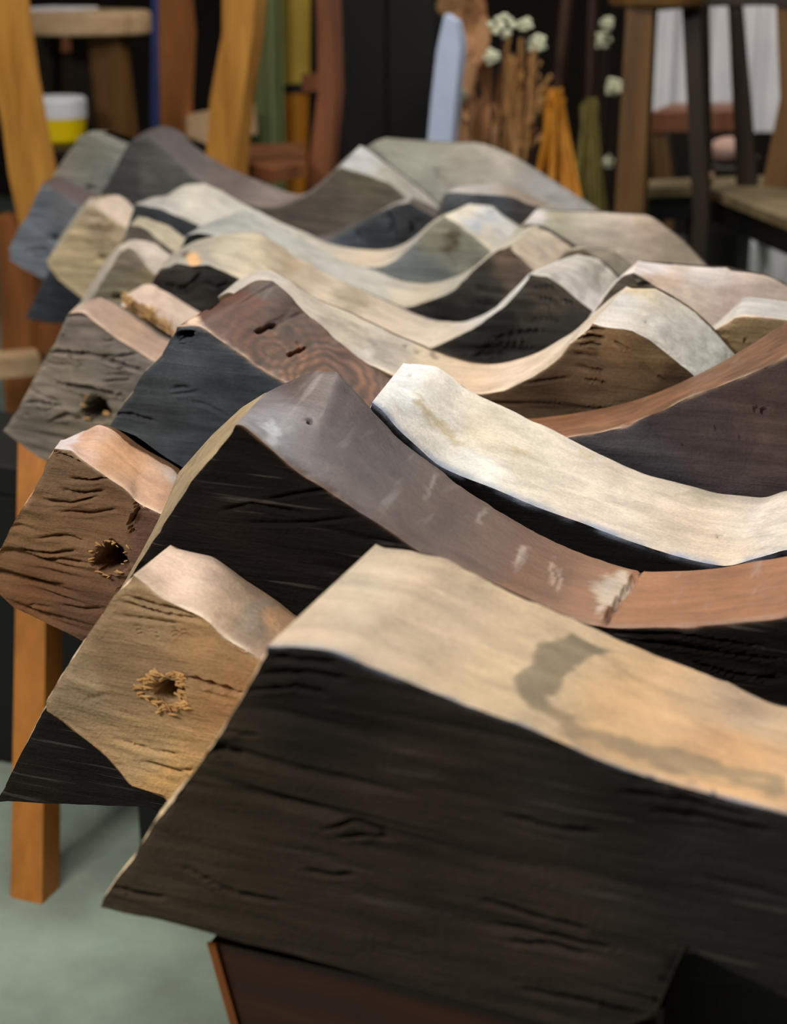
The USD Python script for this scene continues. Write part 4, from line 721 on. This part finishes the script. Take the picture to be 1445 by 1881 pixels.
obj('handle', trimesh.creation.cylinder(radius=.012, segment=[on_y(1082, 200, 3.9), on_y(1090, -80, 3.9)], sections=12), M_STEM, t)
def flower(x, y, rpx, Y, rg, label):
    c = on_y(x, y, Y); R = rpx * Y * 1.07 / FPX
    f = thing('dried_flower', label, 'flower', c)
    pet = []
    for k in range(9):
        a = 2 * math.pi * k / 9 + rg.uniform(-.2, .2); e = trimesh.creation.icosphere(1, R * .5); e.apply_scale([.8, .35, .55]); e.apply_translation([math.cos(a) * R * rg.uniform(.55, 1.), rg.uniform(-.4, .4) * R, math.sin(a) * R * rg.uniform(.5, .95)]); e.apply_translation(c); pet.append(e)
    obj('petals', trimesh.util.concatenate(pet), M_FLOW, f)
    e = trimesh.creation.icosphere(2, R * .42); e.apply_translation(c + [0, -R * .3, 0]); obj('flower_head', e, M_FLOW, f)
    obj('stem', trimesh.creation.cylinder(radius=.0025, segment=[c + [0, .01, 0], c * [1, 1, 0] + [-.01, .01, 0]], sections=5), M_STEM, f)
FK = 0
for x, y, r, lb in ((922,48,24,'largest cream dried flower, at the top of the bunch by the leaves'),(965,44,15,'small cream dried flower right of the largest one'),(986,80,20,'cream dried flower at the right side of the bunch'),(903,104,17,'cream dried flower low in the bunch, beside the brown leaves'),
                    (1116,43,14,'topmost cream flower above the olive-green straw'),(1104,74,17,'greenish cream flower above the olive-green straw'),(1126,160,20,'round white dried flower beside the olive-brown stool leg'),(1118,298,13,'lowest cream dried flower, at the foot of the olive-green straw'),(846,175,14,'cream dried flower among the curled brown leaves')):
    FK += 1; flower(x, y, r * .8, 3.3 + .035 * FK if x < 1000 else 4.0 + .04 * FK, rg, lb)
# right: bar stool and slatted chair
t = thing('bar_stool', 'olive-brown bar stool right of the straw brooms, seat cut off by the top', 'stool', on_y(1200, 300, 3.4) * [1, 1, 0])
d, c, R = disc(1205, 12, 88, 3.5, .06); obj('seat', d, M_OLIVE, t)
obj('leg', plank([(1150,14),(1199,14),(1192,150),(1180,395),(1128,395),(1142,150)], 3.42, .05, True), M_OLIVE, t)
obj('leg', plank([(1252,14),(1284,14),(1300,395),(1272,395)], 3.5, .05, True), M_DKW, t)
t = thing('slatted_chair', 'dark slat-backed chair at the right edge with a seat paled as if lit', 'chair', on_y(1350, 400, 3.4) * [1, 1, 0])
obj('slat', plank([(1264,0),(1298,0),(1306,345),(1276,345)], 3.75, .03), M_DKW, t)
obj('slat', plank([(1336,0),(1360,0),(1390,345),(1352,345)], 3.75, .03), M_DKW, t)
obj('back_post', plank([(1424,-10),(1470,-60),(1520,-60),(1520,360),(1398,350),(1432,180)], 3.75, .04), M_OLIVE, t)
obj('top_rail', plank([(1180,-70),(1520,-70),(1520,16),(1400,10),(1300,12),(1180,22)], 3.74, .035), M_DKW, t)
zs = .70
q = [on_z(x, y, zs) for x, y in ((1166, 347), (1292, 343), (1450, 405), (1560, 400), (1420, 322), (1190, 330))]; sp = Polygon([(p[0], p[1]) for p in q])
M_LITTOP = simple('lit_tinted_wood', (128, 112, 80), (90, 76, 50), .7, (8, 20, 20)); se = trimesh.creation.extrude_polygon(sp, .02, engine='earcut'); se.apply_translation([0, 0, zs - .02]); obj('seat', se, M_LITTOP, t)  # pale tone paints in the light falling on seat and stretcher
se = trimesh.creation.extrude_polygon(sp.buffer(-.012), .055, engine='earcut'); se.apply_translation([0, 0, zs - .075]); obj('apron', se, M_BLACK, t)
for x, y in ((q[0][0] + .03, q[0][1] + .04), (q[1][0] - .02, q[1][1] + .05), (q[2][0] + .03, q[2][1] + .05), (q[5][0] + .03, q[5][1] - .05)): obj('leg', bevelled(x - .02, x + .02, y - .02, y + .02, 0, zs - .075), M_BLACK, t)
st = on_y(1190, 388, q[0][1] + .05); s2 = on_y(1292, 374, q[1][1] + .06); obj('stretcher', trimesh.creation.cylinder(radius=.014, segment=[st, s2], sections=10), M_LITTOP, t)
kn = on_z(1293, 340, zs); e = trimesh.creation.icosphere(2, .017); e.apply_scale([1, 1, .9]); e.apply_translation([kn[0], kn[1] + .03, zs + .0153]); tag(obj('pale_ball', e, M_SEAT), 'small pale round ball lying on the slatted chair seat', 'ball')
t = thing('plank_bench', 'reddish plank bench seen through the slats of the dark chair', 'bench', on_y(1270, 240, 4.6) * [1, 1, 0])
obj('seat', plank([(1196,206),(1352,204),(1352,240),(1196,242)], 4.6, .3), M_REDB, t)
obj('leg', plank([(1194,242),(1222,242),(1238,345),(1204,345)], 4.62, .05, True), M_OLIVE, t); obj('leg', plank([(1325,240),(1348,240),(1350,345),(1328,345)], 4.62, .05, True), M_DKW, t)
a, b = P(1290, 304, 4.2), P(1366, 304, 4.2); t = thing('dark_crate', 'dark crate under the pinkish cushion behind the slatted chair', 'crate', ((a[0] + b[0]) / 2, 4.3, 0))
obj('crate_body', bevelled(a[0], b[0], 4.2, 4.45, 0, a[1] - .02), M_BLACK, t); obj('crate_lid', bevelled(a[0] - .01, b[0] + .01, 4.19, 4.46, a[1] - .02, a[1]), M_DKW, t)
e = trimesh.creation.icosphere(3, 1.); e.apply_scale([.052, .06, .034]); e.apply_translation([(a[0] + b[0]) / 2, 4.27, a[1] + .0335]); tag(obj('round_cushion', e, simple('pink_cloth', (206, 172, 160), (180, 146, 134), .9)), 'small pinkish round cushion on a dark crate behind the slats', 'cushion')
a, b = P(1196, 235, 5.3), P(1500, 15, 5.3); xs = np.linspace(0, 1, 120); fx = a[0] + (b[0] - a[0]) * xs; fy = 5.3 + .012 * np.sin(xs * 26) + .006 * np.sin(xs * 61 + 1)
cl = trimesh.creation.extrude_polygon(Polygon(np.r_[np.c_[fx, fy], np.c_[fx, fy + .006][::-1]]), b[1] + .25 - a[1], engine='earcut'); cl.apply_translation([0, 0, a[1]])
tag(obj('hanging_sheet', cl, M_SHEET), 'white sheet hanging behind the dark slatted chair', 'sheet')
for k, (x, y, rp, lb) in enumerate(((1284, 428, 24, 'crumpled white paper bag on the floor, nearest the dark chair leg'), (1362, 452, 28, 'crumpled grey-white paper bag on the floor between the chair legs'), (1436, 462, 30, 'pale crumpled paper bag on the floor at the right edge'))):
    Yq = 5.2 + .15 * k; c = on_y(x, y, Yq); c[2] = 0; R = rp * Yq * 1.07 / FPX; zt = max(on_y(x, y - rp, Yq)[2], .12)
    e = trimesh.creation.icosphere(3, 1.); n_ = meshkit.fbm(np.array(e.vertices) * 2.2 + k * 7, 3, k) ; e.vertices = np.array(e.vertices) * (.7 + .6 * n_)[:, None] * [R, R * .8, zt / 2]; e.apply_translation([c[0], c[1], -e.bounds[0][2] + .001])
    tag(obj('paper_bag', e, M_WHITE), lb, 'bag')
